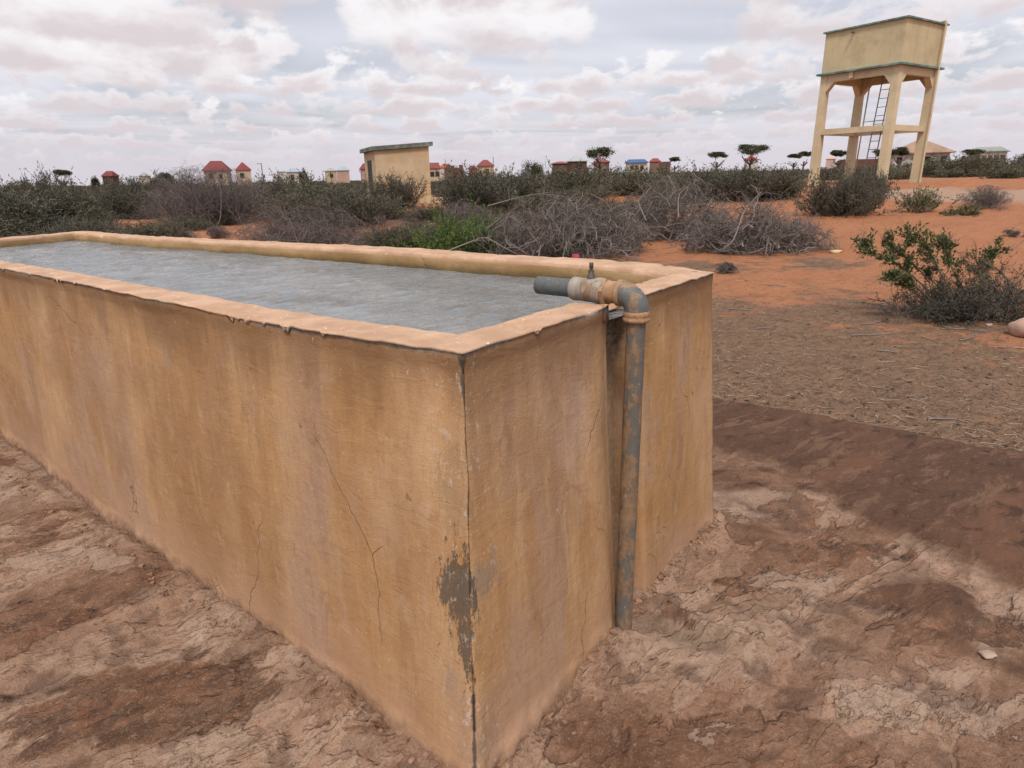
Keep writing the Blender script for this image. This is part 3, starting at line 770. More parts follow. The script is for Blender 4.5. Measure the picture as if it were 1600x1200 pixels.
cs = t.mix(t.math('MULTIPLY', A_pit, .5), cs, (.085, .045, .03))  # dark soil tone in the pits, also standing in for their occlusion shade
cs = t.mix(t.math('MULTIPLY', A_hol, .6), cs, (.15, .10, .068))
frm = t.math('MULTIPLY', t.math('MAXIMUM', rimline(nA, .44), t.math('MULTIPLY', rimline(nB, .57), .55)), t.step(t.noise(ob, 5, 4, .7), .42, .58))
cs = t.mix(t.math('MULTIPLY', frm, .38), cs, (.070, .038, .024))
flk = t.math('ADD', t.math('ADD', fA1, fA2), t.math('ADD', fA3, t.math('MULTIPLY', t.math('ADD', fB1, fB2), .5)))
# dark smooth screed
cd = t.mix(t.noise(t.map(obw, (.5, 2.2, 1)), 3.2, 7, .65, .3), (.046, .023, .014), (.110, .056, .033))
cd = t.mix(t.step(n3, .5, .72, 0, .5), cd, (.15, .082, .05))
cd = t.mix(t.step(t.noise(t.map(obw, (.8, 1.6, 1), (5, 0, 0)), 1.4, 6, .7, .6), .48, .66, 0, .6), cd, (.150, .070, .040))
cd = t.mix(t.step(n2, .54, .64, 0, .7), cd, (.036, .019, .013))
cd = t.mix(t.step(t.noise(t.map(obw, (.5, 1.8, 1), (8, 8, 0)), 6, 6, .75, .4), .52, .62, 0, .55), cd, (.175, .098, .060))
cd = t.mix(t.step(t.noise(ob, 60, 4, .7), .64, .7, 0, .5), cd, (.30, .2, .14))
# trampled soil with dung dust
cl = t.mix(t.noise(ob, 1.6, 6, .65), (.135, .078, .046), (.240, .142, .084))
cl = t.mix(t.step(t.noise(ob, 26, 5, .75), .50, .66, 0, .85), cl, (.048, .029, .020))
cl = t.mix(t.step(t.noise(t.map(obw, (.6, 1.5, 1), (1, 7, 0)), 11, 6, .78), .50, .62, 0, .7), cl, (.085, .050, .031))
cl = t.mix(t.step(t.noise(t.map(obw, (.6, 1.5, 1), (5, 2, 0)), 18, 5, .75), .56, .66, 0, .55), cl, (.30, .195, .12))
cl = t.mix(t.step(t.noise(t.map(ob, (1, 1, 1), (6, 1, 0)), 5, 5, .7), .54, .66, 0, .6), cl, (.095, .055, .034))
cl = t.mix(t.step(t.noise(t.map(ob, (1, 1, 1), (3, 3, 0)), 70, 5, .7), .60, .70, 0, .6), cl, (.40, .28, .19))
# red sand
cr_ = t.mix(t.noise(ob, .7, 6, .6), (.285, .108, .047), (.385, .172, .084))
cr_ = t.mix(t.step(t.noise(ob, 9, 6, .7), .5, .72, 0, .6), cr_, (.215, .09, .045))
cr_ = t.mix(t.step(t.noise(ob, 34, 4, .7), .60, .68, 0, .7), cr_, (.13, .070, .042))
cr_ = t.mix(t.step(t.noise(t.map(obw, (.4, 1.6, 1), (2, 2, 0)), 2.2, 6, .7, .4), .54, .66, 0, .55), cr_, (.20, .105, .062))
rf = t.step(t.math('ADD', A_red, t.math('MULTIPLY', t.math('SUBTRACT', t.noise(ob, 3, 6, .75), .5), 1.9)), .30, .75)
csoil = t.mix(rf, cl, cr_)
csoil = t.mix(t.math('MULTIPLY', t.step(t.math('ADD', A_pale, t.math('MULTIPLY', t.math('SUBTRACT', t.noise(ob, 1.3, 6, .7), .5), .8)), .3, .6), .8), csoil, t.mix(n3, (.30, .20, .14), (.40, .28, .205)))
edge_d = t.math('ADD', A_dark, t.math('MULTIPLY', t.math('SUBTRACT', t.noise(ob, 8, 6, .72), .5), 1.1))
cs = t.mix(t.step(edge_d, .15, .85), cs, cd)
lipm = t.math('MULTIPLY', t.step(A_slab, .25, .55), t.step(A_slab, .95, .6))
cs = t.mix(t.math('MULTIPLY', lipm, t.step(t.noise(ob, 4, 5, .7), .48, .6, 0, .6)), cs, (.30, .21, .145))
se_ = t.step(t.math('ADD', A_slab, t.math('MULTIPLY', t.math('SUBTRACT', t.noise(ob, 14, 6, .7), .5), .5)), .35, .65)
c = t.mix(se_, csoil, cs)
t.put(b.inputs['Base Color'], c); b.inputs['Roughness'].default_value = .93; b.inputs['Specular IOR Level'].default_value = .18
hh = t.math('ADD', t.math('MULTIPLY', t.noise(obs, 14, 6, .72, .5), 1.1), t.math('ADD', t.math('MULTIPLY', n3, .55), t.math('MULTIPLY', n4, .22)))
hh = t.math('ADD', t.math('SUBTRACT', hh, t.math('MULTIPLY', frm, .35)), t.math('MULTIPLY', t.math('ADD', flk, crm_), .45))
bs = t.math('MULTIPLY_ADD', edge_d, -.6, 1.0)
nd = t.node('ShaderNodeBump'); nd.inputs['Distance'].default_value = .019; t.put(nd.inputs['Height'], hh); t.put(nd.inputs['Strength'], t.math('MULTIPLY', bs, 1.0, clamp=True))
t.put(b.inputs['Normal'], nd.outputs[0])
def gz_(px, py, rx_, ry_=None):
    p = G(px, py); return np.exp(-(((GX - p[0] + wx_ * .8) / rx_) ** 2 + ((GY - p[1] + wy_ * .8) / (ry_ or rx_)) ** 2))
stain = np.clip(gz_(150, 1110, .30, .14) + gz_(330, 1080, .22, .10) + .7 * gz_(60, 960, .25, .12) + .9 * gz_(1330, 860, .28, .10) + gz_(1450, 930, .26, .10) + gz_(1560, 985, .24, .10) + .7 * gz_(1130, 905, .12, .06) + .6 * gz_(560, 1130, .10, .05) + .6 * gz_(1060, 960, .10, .06), 0, 1) * m_slab
crust = np.clip(gz_(60, 880, .22, .06) + gz_(180, 870, .12, .04) + .9 * gz_(330, 1160, .12, .08) + .8 * gz_(1180, 770, .30, .14) + gz_(1240, 900, .22, .10) + .7 * gz_(1150, 790, .16, .12) + .8 * gz_(1380, 1100, .16, .07) + .8 * gz_(1560, 1120, .2, .06) + .7 * gz_(1120, 1130, .12, .06), 0, 1) * m_slab
stepv = .5 + .5 * np.sin(s1_ * 2.1 + s2_ * 1.3)
ground = mesh_obj('ground', np.stack([GX, GY, Zg], -1).reshape(-1, 3), Fg, mg, smooth_shade=True,
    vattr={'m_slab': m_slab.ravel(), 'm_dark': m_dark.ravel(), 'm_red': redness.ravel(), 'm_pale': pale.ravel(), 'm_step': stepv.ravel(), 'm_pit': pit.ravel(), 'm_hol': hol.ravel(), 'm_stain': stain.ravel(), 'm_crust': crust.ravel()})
tag(ground, 'weathered slab giving way to trampled dirt and red sand', kind='structure')
from mathutils.bvhtree import BVHTree
def _local_ground():
    # height lookup on the polar grid
    lr = np.log(rad)
    def f(x, y):
        x = np.asarray(x, float); y = np.asarray(y, float)
        r_ = np.maximum(np.hypot(x, y), .25); a_ = np.arctan2(x, y)
        fi = np.interp(np.log(r_), lr, np.arange(len(rad))); fj = np.interp(a_, an, np.arange(len(an)))
        i = np.clip(fi.astype(int), 0, len(rad) - 2); j = np.clip(fj.astype(int), 0, len(an) - 2); u_ = fi - i; v_ = fj - j
        return (Zg[i, j] * (1-u_) + Zg[i+1, j] * u_) * (1-v_) + (Zg[i, j+1] * (1-u_) + Zg[i+1, j+1] * u_) * v_
    return f
GZ = _local_ground()

#PART2
# ------------------------------------------------------------------ water tower
m_cream = simple('tower_plaster', (.56, .46, .30), .85, .08, 1.2, dirt=(.44, .34, .22), dirt_scale=.9, bump=.01)
m_tank = simple('tank_plaster', (.50, .41, .25), .85, .08, .8, dirt=(.34, .275, .165), dirt_scale=.6, bump=.01)
def streaked(m, dark, amt=.7, sc=2.2):
    t = NT(m.node_tree); b = m.node_tree.nodes['Principled BSDF']; src = b.inputs['Base Color'].links[0].from_socket; v = t.coord()
    st_ = t.noise(t.map(v, (1, 1, .10)), sc * 2, 5, .65, .3); bl_ = t.noise(t.map(v, (1, 1, .6), (4, 2, 0)), sc * .5, 4, .6)
    c = t.mix(t.math('MULTIPLY', t.step(st_, .50, .68, 0, amt), t.step(bl_, .38, .60)), src, dark)
    c = t.mix(t.math('MULTIPLY', t.step(t.noise(t.map(v, (1, 1, .12), (7, 7, 0)), sc * 5, 4, .7), .58, .68, 0, amt * .7), t.step(bl_, .60, .42)), c, tuple(x * .8 for x in dark))
    t.put(b.inputs['Base Color'], c)
streaked(m_tank, (.34, .27, .16), .45); streaked(m_cream, (.40, .31, .20), .4)
m_teal = simple('teal_paint', (.115, .20, .185), .7, .35, 3.0, dirt=(.33, .30, .24), dirt_scale=2.5)
m_grey_metal = simple('ladder_metal', (.17, .15, .15), .6, .2, 5, metal=.3)
m_red_foot = simple('dusted_foot', (.55, .30, .15), .9, .2, 2)
tc = AT(1405, 285, 28.0); tc = np.array([15.78 - .08, 28.0 + .04])
tth = .9964
ta = np.array([-math.cos(tth), math.sin(tth)]); tb = np.array([math.sin(tth), math.cos(tth)])
WA, WB = 3.38, 3.10; TZ0, TZ1 = 5.50, 7.22
gz0 = float(min(terrain(*tc), terrain(*(tc + ta * WA)), terrain(*(tc + tb * WB)))) - .12
tower = empty('water_tower', (tc[0], tc[1], gz0)); tag(tower, 'tall cream water tower, rectangular tank on four legs with teal painted ledges', 'water tower')
TO = np.array([tc[0], tc[1], gz0])
def TP(a, b_, z): q_ = tc + ta * a + tb * b_; return np.array([q_[0], q_[1], z]) - TO
def tbox(mb, a0_, a1_, b0_, b1_, z0_, z1_, ins=0):
    bo = [TP(a0_, b0_, z0_), TP(a1_, b0_, z0_), TP(a1_, b1_, z0_), TP(a0_, b1_, z0_)]
    to = [TP(a0_, b0_, z1_), TP(a1_, b0_, z1_), TP(a1_, b1_, z1_), TP(a0_, b1_, z1_)]
    mb.prism(bo, to); return mb
tank = tbox(MB(), .0, WA, 0, WB, TZ0 + .07, TZ1 - .06).build('tank', m_tank, tower)
tbox(MB(), -.09, WA + .09, -.09, WB + .09, TZ1 - .06, TZ1).build('ledge', m_teal, tower)
tbox(MB(), -.15, WA + .15, -.15, WB + .15, TZ0, TZ0 + .07).build('ledge', m_teal, tower)
LW = .28
fz = gz0 + .0
def hauncher(mb, a0_, b0_, along, sgn, z1_, L=.34):
    # triangular haunch between a leg and a beam
    if along == 'a': pts = [(a0_, b0_, z1_), (a0_ + sgn * L, b0_, z1_), (a0_, b0_, z1_ - L * 1.2)]; ex = lambda p: (p[0], p[1] + LW * .96 - .02 + 0, p[2])
    else: pts = [(a0_, b0_, z1_), (a0_, b0_ + sgn * L, z1_), (a0_, b0_, z1_ - L * 1.2)]; ex = lambda p: (p[0] + LW * .96 - .02, p[1], p[2])
    e_ = .012 if along == 'a' else .012
    mb.prism([TP(*p) for p in pts], [TP(*ex(p)) for p in pts])
BZ = TZ0 - .30
for (ia, ib) in ((0, 0), (1, 0), (0, 1), (1, 1)):
    a_ = 0 if ia == 0 else WA - LW; b_ = 0 if ib == 0 else WB - LW
    mb = MB(); g = .03
    bo = [TP(a_ - g, b_ - g, gz0 - .5), TP(a_ + LW + g, b_ - g, gz0 - .5), TP(a_ + LW + g, b_ + LW + g, gz0 - .5), TP(a_ - g, b_ + LW + g, gz0 - .5)]
    to = [TP(a_, b_, TZ0), TP(a_ + LW, b_, TZ0), TP(a_ + LW, b_ + LW, TZ0), TP(a_, b_ + LW, TZ0)]
    mb.prism(bo, to)
    hauncher(mb, a_ + (LW if ia == 0 else 0), b_ + .012, 'a', 1 if ia == 0 else -1, BZ)
    hauncher(mb, a_ + .012, b_ + (LW if ib == 0 else 0), 'b', 1 if ib == 0 else -1, BZ)
    mb.build('leg', m_cream, tower)
def beam(a0_, a1_, b0_, b1_, z0_, z1_, nm): tbox(MB(), a0_, a1_, b0_, b1_, z0_, z1_).build(nm, m_cream, tower)
for (z0_, z1_, nm) in ((BZ, TZ0 - .002, 'beam'), (3.06, 3.29, 'brace_beam')):
    i_ = .03
    beam(LW, WA - LW, i_, LW - i_, z0_, z1_, nm); beam(LW, WA - LW, WB - LW + i_, WB - i_, z0_, z1_, nm)
    beam(i_, LW - i_, LW, WB - LW, z0_, z1_, nm); beam(WA - LW + i_, WA - i_, LW, WB - LW, z0_, z1_, nm)
# ladder hung from the slab, just inside the long side
lad = MB(); la0, la1 = .55, .93
for a_ in (la0, la1): lad.tube([TP(a_ + .25, -.22 + .75, gz0 + .05), TP(a_ + .02, .62, TZ0)], .022, 6)
for k in range(13):
    z_ = gz0 + .55 + k * .335; f_ = (z_ - gz0) / (TZ0 - gz0)
    p0_ = TP(la0 + .25 - .23 * f_, .53 + .09 * f_, z_); p1_ = TP(la1 + .25 - .23 * f_, .53 + .09 * f_, z_); lad.tube([p0_, p1_], .014, 5)
lad.build('ladder', m_grey_metal, tower)
pp = MB(); pp.tube([TP(1.62, .6, gz0), TP(1.45, .6, TZ0)], .028, 7); pp.tube([TP(1.50, .6, 3.5), TP(.40, .45, 3.5)], .018, 6); pp.build('feed_pipe', simple('feed_pipe_metal', (.26, .22, .17), .6, .2, 4, metal=.2), tower)
rp = MB(); rp.tube([TP(-.13, WB - .30, gz0 - .1), TP(-.13, WB - .30, TZ1 + .03), TP(-.10, WB - .30, TZ1 + .07), TP(.10, WB - .30, TZ1 + .07)], .045, 8); rp.build('overflow_pipe', m_cream, tower)
ov = MB(); ov.tube([TP(WA - 1.25, .1, TZ1 - .22), TP(WA - 1.30, -.30, TZ1 - .24)], .03, 7); ov.build('outlet_stub', m_grey_metal, tower)
sv_ = MB(); sv_.box(TP(WA - 1.4, -.02, BZ + .20), (.16, .10, .3), -tth); sv_.build('block', m_cream, tower)

# ------------------------------------------------------------------ small shed
m_shed = simple('shed_plaster', (.48, .35, .22), .88, .12, 1.5, dirt=(.47, .28, .12), dirt_scale=1.1, bump=.01)
streaked(m_shed, (.40, .27, .16), .3)
m_roofe = simple('roof_edge', (.135, .155, .13), .8, .35, 3, dirt=(.30, .28, .22), dirt_scale=3)
m_door = simple('dark_door', (.052, .055, .045), .8, .3, 4)
dS = 27.0
P1 = AT(590, 300, dS)[:2]; P2 = AT(673.5, 300, dS + .35)[:2]; fd = norm(P2 - P1); P0_ = P1 + np.array([-fd[1], fd[0]]) * 1.25 * 1.0
sd_dir = norm(np.array([-.62, .78])); P0_ = AT(573.5, 300, dS + 1.55)[:2]
P3 = P2 + (P0_ - P1)
zb = float(terrain(*P2)) - .25
zt = [float(AT(573.5, 240, dS + 1.55)[2]), float(AT(590, 236, dS)[2]), float(AT(673, 229.5, dS + .35)[2])]
zt.append(zt[0] + zt[2] - zt[1])
shed = empty('pump_shed', (P1[0], P1[1], zb)); tag(shed, 'small cream plastered hut with flat sloping roof standing among the bushes', 'hut')
SO = np.array([P1[0], P1[1], zb])
lo = [np.array([*p, zb]) - SO for p in (P0_, P1, P2, P3)]; hi = [np.array([*p, z_]) - SO for p, z_ in zip((P0_, P1, P2, P3), zt)]
MB().prism(lo, hi).build('wall', m_shed, shed)
cs_ = sum(hi) / 4
ro = [cs_ + (h_ - cs_) * np.array([1.13, 1.13, 1.0]) + np.array([0, 0, .004 + (h_ - cs_)[2] * .13]) for h_ in hi]
MB().prism(ro, [r_ + [0, 0, .16] for r_ in ro]).build('roof', m_roofe, shed)
dn_ = norm(np.append(P1 - P0_, 0)); onr = np.array([dn_[1], -dn_[0], 0])
if onr @ (np.append(P1, 0) - np.append((P2 + P3) / 2, 0)) < 0: onr = -onr
Lw = np.linalg.norm(P1 - P0_)
dbase = lo[0] + dn_ * Lw * .30; 
MB().prism([dbase + onr * .02, dbase + dn_ * Lw * .36 + onr * .02, dbase + dn_ * Lw * .36 - onr * .05, dbase - onr * .05], [q_ + np.array([0, 0, 2.02]) for q_ in (dbase + onr * .02, dbase + dn_ * Lw * .36 + onr * .02, dbase + dn_ * Lw * .36 - onr * .05, dbase - onr * .05)]).build('door', m_door, shed)
q_ = G(683, 315)
blk = MB().box((0, 0, .10), (.85, .5, .26), .4, .85).build('concrete_block', m_shed); blk.location = (q_[0] - .05, q_[1] - .9, q_[2] - .02)
tag(blk, 'low cream concrete lump beside the foot of the hut', 'concrete block')

# ------------------------------------------------------------------ houses
HM = {}
def hmat(kind, col, **kw):
    k = (kind, col)
    if k not in HM: HM[k] = simple(kind, col, .85, .14, .5, **kw)
    return HM[k]
RED = (.165, .045, .042); RED2 = (.20, .060, .052); CREAM = (.46, .37, .26); PINK = (.42, .29, .23); BRICK = (.10, .062, .047); WHITE = (.5, .48, .45); GREYR = (.29, .30, .27); BLUE = (.06, .11, .22); TANR = (.30, .19, .13)
m_glass = simple('dark_opening', (.03, .025, .022), .6)
def house(name, label, px0, px1, ytop, yeave, ybase, depth, wall, roof, ridge=.35, rz=.25, wins=((.3, 'w'),), dep=None, ovh=.05, cat='house', side_wall=None, roofd=None):
    s_ = depth / CF
    c0_ = AT((px0 + px1) / 2, yeave, depth)
    Wt = (px1 - px0) * s_ / math.cos(ROLL)
    zt_ = c0_[2]; zr = AT((px0 + px1) / 2, ytop, depth)[2]
    va = math.atan2(c0_[0], c0_[1])
    D = dep or Wt * .8
    ang = -va + rz
    W = max(.5, (Wt - abs(math.sin(rz)) * D) / abs(math.cos(rz))) if rz else Wt
    z0_ = float(terrain(c0_[0], c0_[1])) - .3
    root = empty(name, (c0_[0], c0_[1] + D * .5, z0_), ang)
    hgt_ = zt_ - z0_
    MB().box((0, 0, hgt_ / 2), (W / (1 + 2 * ovh), D / (1 + 2 * ovh), hgt_)).build('wall', wall, root)
    if roof is not None:
        rw, rd = W / 2 * (1 + ovh), D / 2 * (1 + ovh); rh = zr - zt_
        Vr = [[-rw, -rd, hgt_], [rw, -rd, hgt_], [rw, rd, hgt_], [-rw, rd, hgt_], [-rw * ridge, -.02, hgt_ + rh], [rw * ridge, -.02, hgt_ + rh], [rw * ridge, .02, hgt_ + rh], [-rw * ridge, .02, hgt_ + rh]]
        th_ = .10
        mb = MB(); Vr = np.array(Vr); Vr[:4, 2] += .02
        mb.add(Vr, [[0, 1, 5, 4], [1, 2, 6, 5], [2, 3, 7, 6], [3, 0, 4, 7], [4, 5, 6, 7]])
        mb.add(np.array([[-rw, -rd, hgt_ + .02], [rw, -rd, hgt_ + .02], [rw, rd, hgt_ + .02], [-rw, rd, hgt_ + .02], [-rw, -rd, hgt_ + .02 - th_], [rw, -rd, hgt_ + .02 - th_], [rw, rd, hgt_ + .02 - th_], [-rw, rd, hgt_ + .02 - th_]]), [[4, 5, 1, 0], [5, 6, 2, 1], [6, 7, 3, 2], [7, 4, 0, 3], [7, 6, 5, 4]])
        mb.build('roof', roof, root)
    for (fx, kd) in wins:
        wd = .7; wh = 1.9 if kd == 'd' else .8; zc_ = hgt_ - .75 - (.35 if kd == 'd' else .2) if kd == 'w' else hgt_ - 1.55
        MB().box(((fx - .5) * W / (1 + 2 * ovh), -D / 2 / (1 + 2 * ovh) - .01, zc_), (wd, .08, wh)).build('door' if kd == 'd' else 'window', m_glass, root)
    tag(root, label, cat, 'houses of the village on the horizon')
    return root
r_ = lambda c_: hmat('metal_roof', c_)
w_ = lambda c_: hmat('house_wall', c_)
house('brick_house', 'brown brick house with a red hipped roof, left of the leafless shrub', 154, 179, 267, 275, 286, 120, w_(BRICK), r_(RED), .5, -.5, ((.25, 'w'),))
house('small_house', 'tiny pale house with a grey pyramid roof in the far scrub', 213, 231, 268.5, 275, 283, 130, w_((.46, .42, .36)), r_(GREYR), .03, .1, ())
house('cream_house', 'cream house with wide dark red hipped roof behind the leafless shrub', 310, 354, 251, 266.5, 281, 115, w_(CREAM), r_(RED), .42, -.2, ((.3, 'w'), (.7, 'w')))
house('tower_house', 'small square cream house under a pointed maroon pyramid roof', 364.5, 388, 253, 265.5, 281, 115, w_(CREAM), r_((.20, .045, .05)), .03, .05, ((.35, 'w'),))
house('white_house', 'whitish house with low white metal roof, left half of the pair', 430, 446, 263, 268, 276, 150, w_((.5, .49, .47)), r_((.36, .38, .41)), .4, .15, ())
house('white_house', 'whitish house with pale blue grey roof and a dark doorway', 444, 467, 261.5, 268.5, 277, 145, w_((.5, .45, .40)), r_((.30, .34, .38)), .15, .15, ((.3, 'd'),))
house('cream_house', 'cream house with flat grey pyramid roof next to a pinkish one', 505, 524, 262, 267, 276, 140, w_(CREAM), r_(GREYR), .1, .1, ((.5, 'w'),))
house('pinkish_house', 'pinkish house with a pale blue metal pyramid roof', 523, 544, 259, 266, 275, 138, w_(PINK), r_((.30, .34, .38)), .25, .05, ())
house('pinkish_house', 'pink walled house with red roof directly left of the hut', 559, 590, 255, 264, 275, 110, w_(PINK), r_(RED), .6, .1, ((.3, 'w'),))
house('cream_house', 'cream house with straight red roof directly right of the hut', 664, 687, 254, 263, 272, 110, w_(CREAM), r_(RED2), .8, .05, ((.4, 'w'), (.8, 'w')))
house('gabled_house', 'pale pink house with a light red gable roof beyond brown walls', 684, 706, 255, 261.5, 268, 130, w_((.52, .42, .37)), r_((.30, .10, .085)), .3, -.3, ())
house('round_roofed_house', 'very small red house with red domed roof left of the cream cube house', 731, 746, 258.5, 263, 268.5, 140, w_((.26, .12, .09)), r_(RED), .4, 0, ())
house('cream_house', 'tall cream house with rounded red hipped roof and one dark window', 744, 772, 249.5, 259, 270.5, 118, w_((.55, .43, .25)), r_(RED2), .3, .35, ((.45, 'w'),))
house('low_brick_house', 'low brown brick house with red and white lean roof beside the brick block', 862, 890, 252, 255, 263, 125, w_(BRICK), r_((.26, .09, .075)), .3, .1, ())
house('brick_house', 'large brown brick house with pale silver roof beside the big acacia', 886, 920, 243, 251.5, 266, 118, w_((.105, .06, .042)), r_((.33, .36, .355)), .22, .35, ((.3, 'd'), (.55, 'w')))
house('red_house', 'reddish house with red roof standing right behind the big acacia', 928, 955, 247, 253, 260.5, 130, w_((.23, .15, .115)), r_((.22, .07, .06)), .25, -.2, ())
house('blue_roofed_house', 'long cream house with bright blue hipped roof', 979, 1015, 248.5, 254, 260, 135, w_((.50, .47, .36)), r_(BLUE), .7, .08, ((.25, 'w'), (.5, 'w'), (.75, 'w')))
house('red_house', 'house with low red roof just right of the blue roofed house', 1016, 1034, 247, 252.5, 260, 138, w_((.20, .13, .10)), r_((.22, .055, .05)), .4, 0, ())
house('red_house', 'white walled house with red gable half hidden by a flat topped acacia', 1166, 1187, 243.5, 249.5, 256, 140, w_((.55, .5, .46)), r_((.26, .05, .05)), .2, .3, ())
house('pinkish_house', 'pale pink house seen behind the left legs of the water tower', 1294, 1309, 243.5, 248, 255, 140, w_((.52, .37, .32)), r_((.50, .33, .29)), .3, 0, ())
house('large_house', 'big white walled house with wide tan hipped roof behind the water tower', 1412, 1506, 217, 238, 255, 92, w_((.48, .45, .40)), r_(TANR), .12, .12, ((.12, 'w'), (.42, 'w'), (.62, 'w'), (.9, 'w')), ovh=.06)
house('long_house', 'long pale house with grey green hipped roof at the right edge', 1531, 1588, 228.5, 236, 250, 100, w_((.57, .55, .50)), r_((.25, .27, .225)), .62, -.18, ((.3, 'w'),))
# brick walls near the houses
def wall_run(label, px0, px1, ytop, depth, col, teeth=0):
    s_ = depth / CF; L_ = (px1 - px0) * s_; c0_ = AT((px0 + px1) / 2, ytop, depth); z0_ = float(terrain(c0_[0], c0_[1])) - .4; h_ = c0_[2] - z0_
    mb = MB().box((0, 0, h_ / 2), (L_, .25, h_))
    rr_ = random.Random(int(px0))
    for k in range(teeth): mb.box((-L_ / 2 + (k + .5) * L_ / teeth + rr_.uniform(-.2, .2), 0, h_ + .14), (L_ / teeth * rr_.uniform(.35, .6), .24, .5 + rr_.uniform(-.1, .2)))
    o = mb.build('brick_wall', w_(col)); o.location = (c0_[0], c0_[1], z0_); tag(o, label, 'wall'); return o
wall_run('broken dark red brick wall in front of the grey green roofed house', 1502, 1572, 247.5, 90, (.105, .052, .042), 7)
wall_run('long brown brick wall seen between the legs of the water tower', 1312, 1400, 248.5, 105, (.12, .06, .045), 0)
wall_run('low brown wall right of the blue roofed house', 1030, 1048, 252.5, 120, (.13, .07, .055), 0)
wall_run('brown rubble wall right of the hut, in front of the pink gable', 694, 724, 262.5, 100, (.13, .07, .05), 3)
# poles
def pole(label, px, ytop, ybase, depth, arm=0):
    c0_ = AT(px, ytop, depth); z0_ = float(terrain(c0_[0], c0_[1])) - .2
    mb = MB().tube([(0, 0, 0), (0, 0, c0_[2] - z0_)], [.11, .07], 6)
    o = mb.build('utility_pole', m_grey_metal); o.location = (c0_[0], c0_[1], z0_); tag(o, label, 'pole')
    if arm: a_ = MB().box((arm * .5, 0, c0_[2] - z0_ - .1), (abs(arm), .09, .09)).build('arm', m_grey_metal, o)
pole('thin grey pole with a short arm between the maroon roof and the white houses', 408, 255, 278, 120, -.9)
pole('slender pole rising beside the cream house with rounded red roof', 770.5, 245, 262, 130, 0)

# ------------------------------------------------------------------ vegetation
fm_dark = foliage_mat('scrub_foliage', (.036, .041, .027), (.140, .145, .100), (.170, .146, .105))
fm_olive = foliage_mat('olive_foliage', (.048, .054, .030), (.165, .168, .105), (.19, .155, .10))
fm_green = foliage_mat('green_foliage', (.035, .075, .014), (.125, .215, .045), (.15, .20, .05))
fm_leaf = foliage_mat('leafy_foliage', (.034, .052, .018), (.115, .145, .052), (.13, .13, .05))
fm_pale = foliage_mat('pale_foliage', (.075, .085, .035), (.22, .23, .12), (.24, .20, .12))
fm_acacia = foliage_mat('acacia_foliage', (.026, .032, .014), (.085, .090, .038), (.10, .08, .04))
wm_grey = wood_mat('dead_wood', (.042, .033, .030), (.25, .205, .18))
wm_twig = wood_mat('twig_bark', (.052, .040, .037), (.21, .168, .152))
wm_tangle = wood_mat('tangle_bark', (.030, .024, .020), (.12, .095, .078))
wm_brown = wood_mat('shrub_bark', (.065, .047, .034), (.17, .125, .09))

def fa(n, k, rng): return np.repeat(rng.uniform(0, 1, n), k)

def shrub_geo(rng, rx_, ry_, h, stems, per, ll, lw, up_=.9, jit=.10, spread=.35, side=.55, m=7, sr=.008, minlow=.0, lean=0.0):
    st = rng.normal(size=(stems, 2)) * np.array([rx_, ry_]) * .28
    outv = np.column_stack([st[:, 0] / rx_, st[:, 1] / ry_]) * 1.1 + rng.normal(size=(stems, 2)) * spread
    d0 = np.column_stack([outv * np.array([rx_, ry_]) / h * 1.0, np.full(stems, up_)]); d0[:, 0] += lean
    L = h * rng.uniform(.55, 1.1, stems) * (1 - .25 * np.clip(np.hypot(outv[:, 0], outv[:, 1]) - .5, 0, 1))
    S = np.column_stack([st, np.full(stems, -.04)])
    P, D, rad_ = grow(S, d0, L, sr, m, jit, (0, 0, .03), .4, rng)
    s2, d2, r2 = pick(P, D, rad_, 4, .25, 1, .55, rng)
    P2, D2, rad2 = grow(s2, d2, h * rng.uniform(.15, .35, len(s2)), sr * .5, 4, jit * 1.3, (0, 0, .06), .4, rng)
    n1_ = stems * per; n2_ = len(s2) * max(2, per // 4)
    c1, dd1, _ = pick(P, D, rad_, per, minlow, 1, side, rng)
    c2, dd2, _ = pick(P2, D2, rad2, max(2, per // 4), .1, 1, side, rng)
    c_ = np.concatenate([c1, c2]); dd = np.concatenate([dd1, dd2]); c_ = c_ + rng.normal(size=c_.shape) * .012
    dd[:, 2] += .25
    Vl, Fl = leaves(c_, dd, rng.uniform(.6, 1.3, len(c_)) * ll, lw, rng)
    Vl[:, 2] = np.maximum(Vl[:, 2], .0)
    # tint: clumps by direction + random
    cn = .5 + .5 * fbm(c_[:, 0] * 3.2 / max(h, .4), c_[:, 1] * 3.2 / max(h, .4), c_[:, 2] * 3.2 / max(h, .4), 3, int(rng.integers(1000)))
    tint = np.clip(cn * .8 + rng.uniform(-.3, .3, len(c_)) + .1, 0, 1)
    V1, F1 = tubes(P, rad_, 3); V2, F2 = tubes(P2, rad2, 3)
    Vb = np.concatenate([V1, V2]); Fb = np.concatenate([F1, F2 + len(V1)])
    return (Vl, Fl, tint), (Vb, Fb, rng.uniform(0, 1, len(Fb)))

def make_shrub(name, label, cat, geo, lm, bm, group=None, parts=True):
    (Vl, Fl, tl), (Vb, Fb, tb_) = geo
    if parts:
        root = empty(name, (0, 0, 0))
        mesh_obj('foliage', Vl, Fl, lm, root, fattr={'tint': tl}); mesh_obj('stems', Vb, Fb, bm, root, fattr={'tint': tb_})
    else:
        root = mesh_obj(name, np.concatenate([Vl, Vb]), np.concatenate([Fl, Fb + len(Vl)]), fattr={'tint': np.concatenate([tl, tb_])}, mats=[lm, bm], midx=np.concatenate([np.zeros(len(Fl)), np.ones(len(Fb))]))
    tag(root, label, cat, group); return root

def copy_tree(o, parent=None):
    c_ = o.copy(); COL.objects.link(c_); c_.parent = parent
    for ch in list(o.children): copy_tree(ch, c_)
    return c_

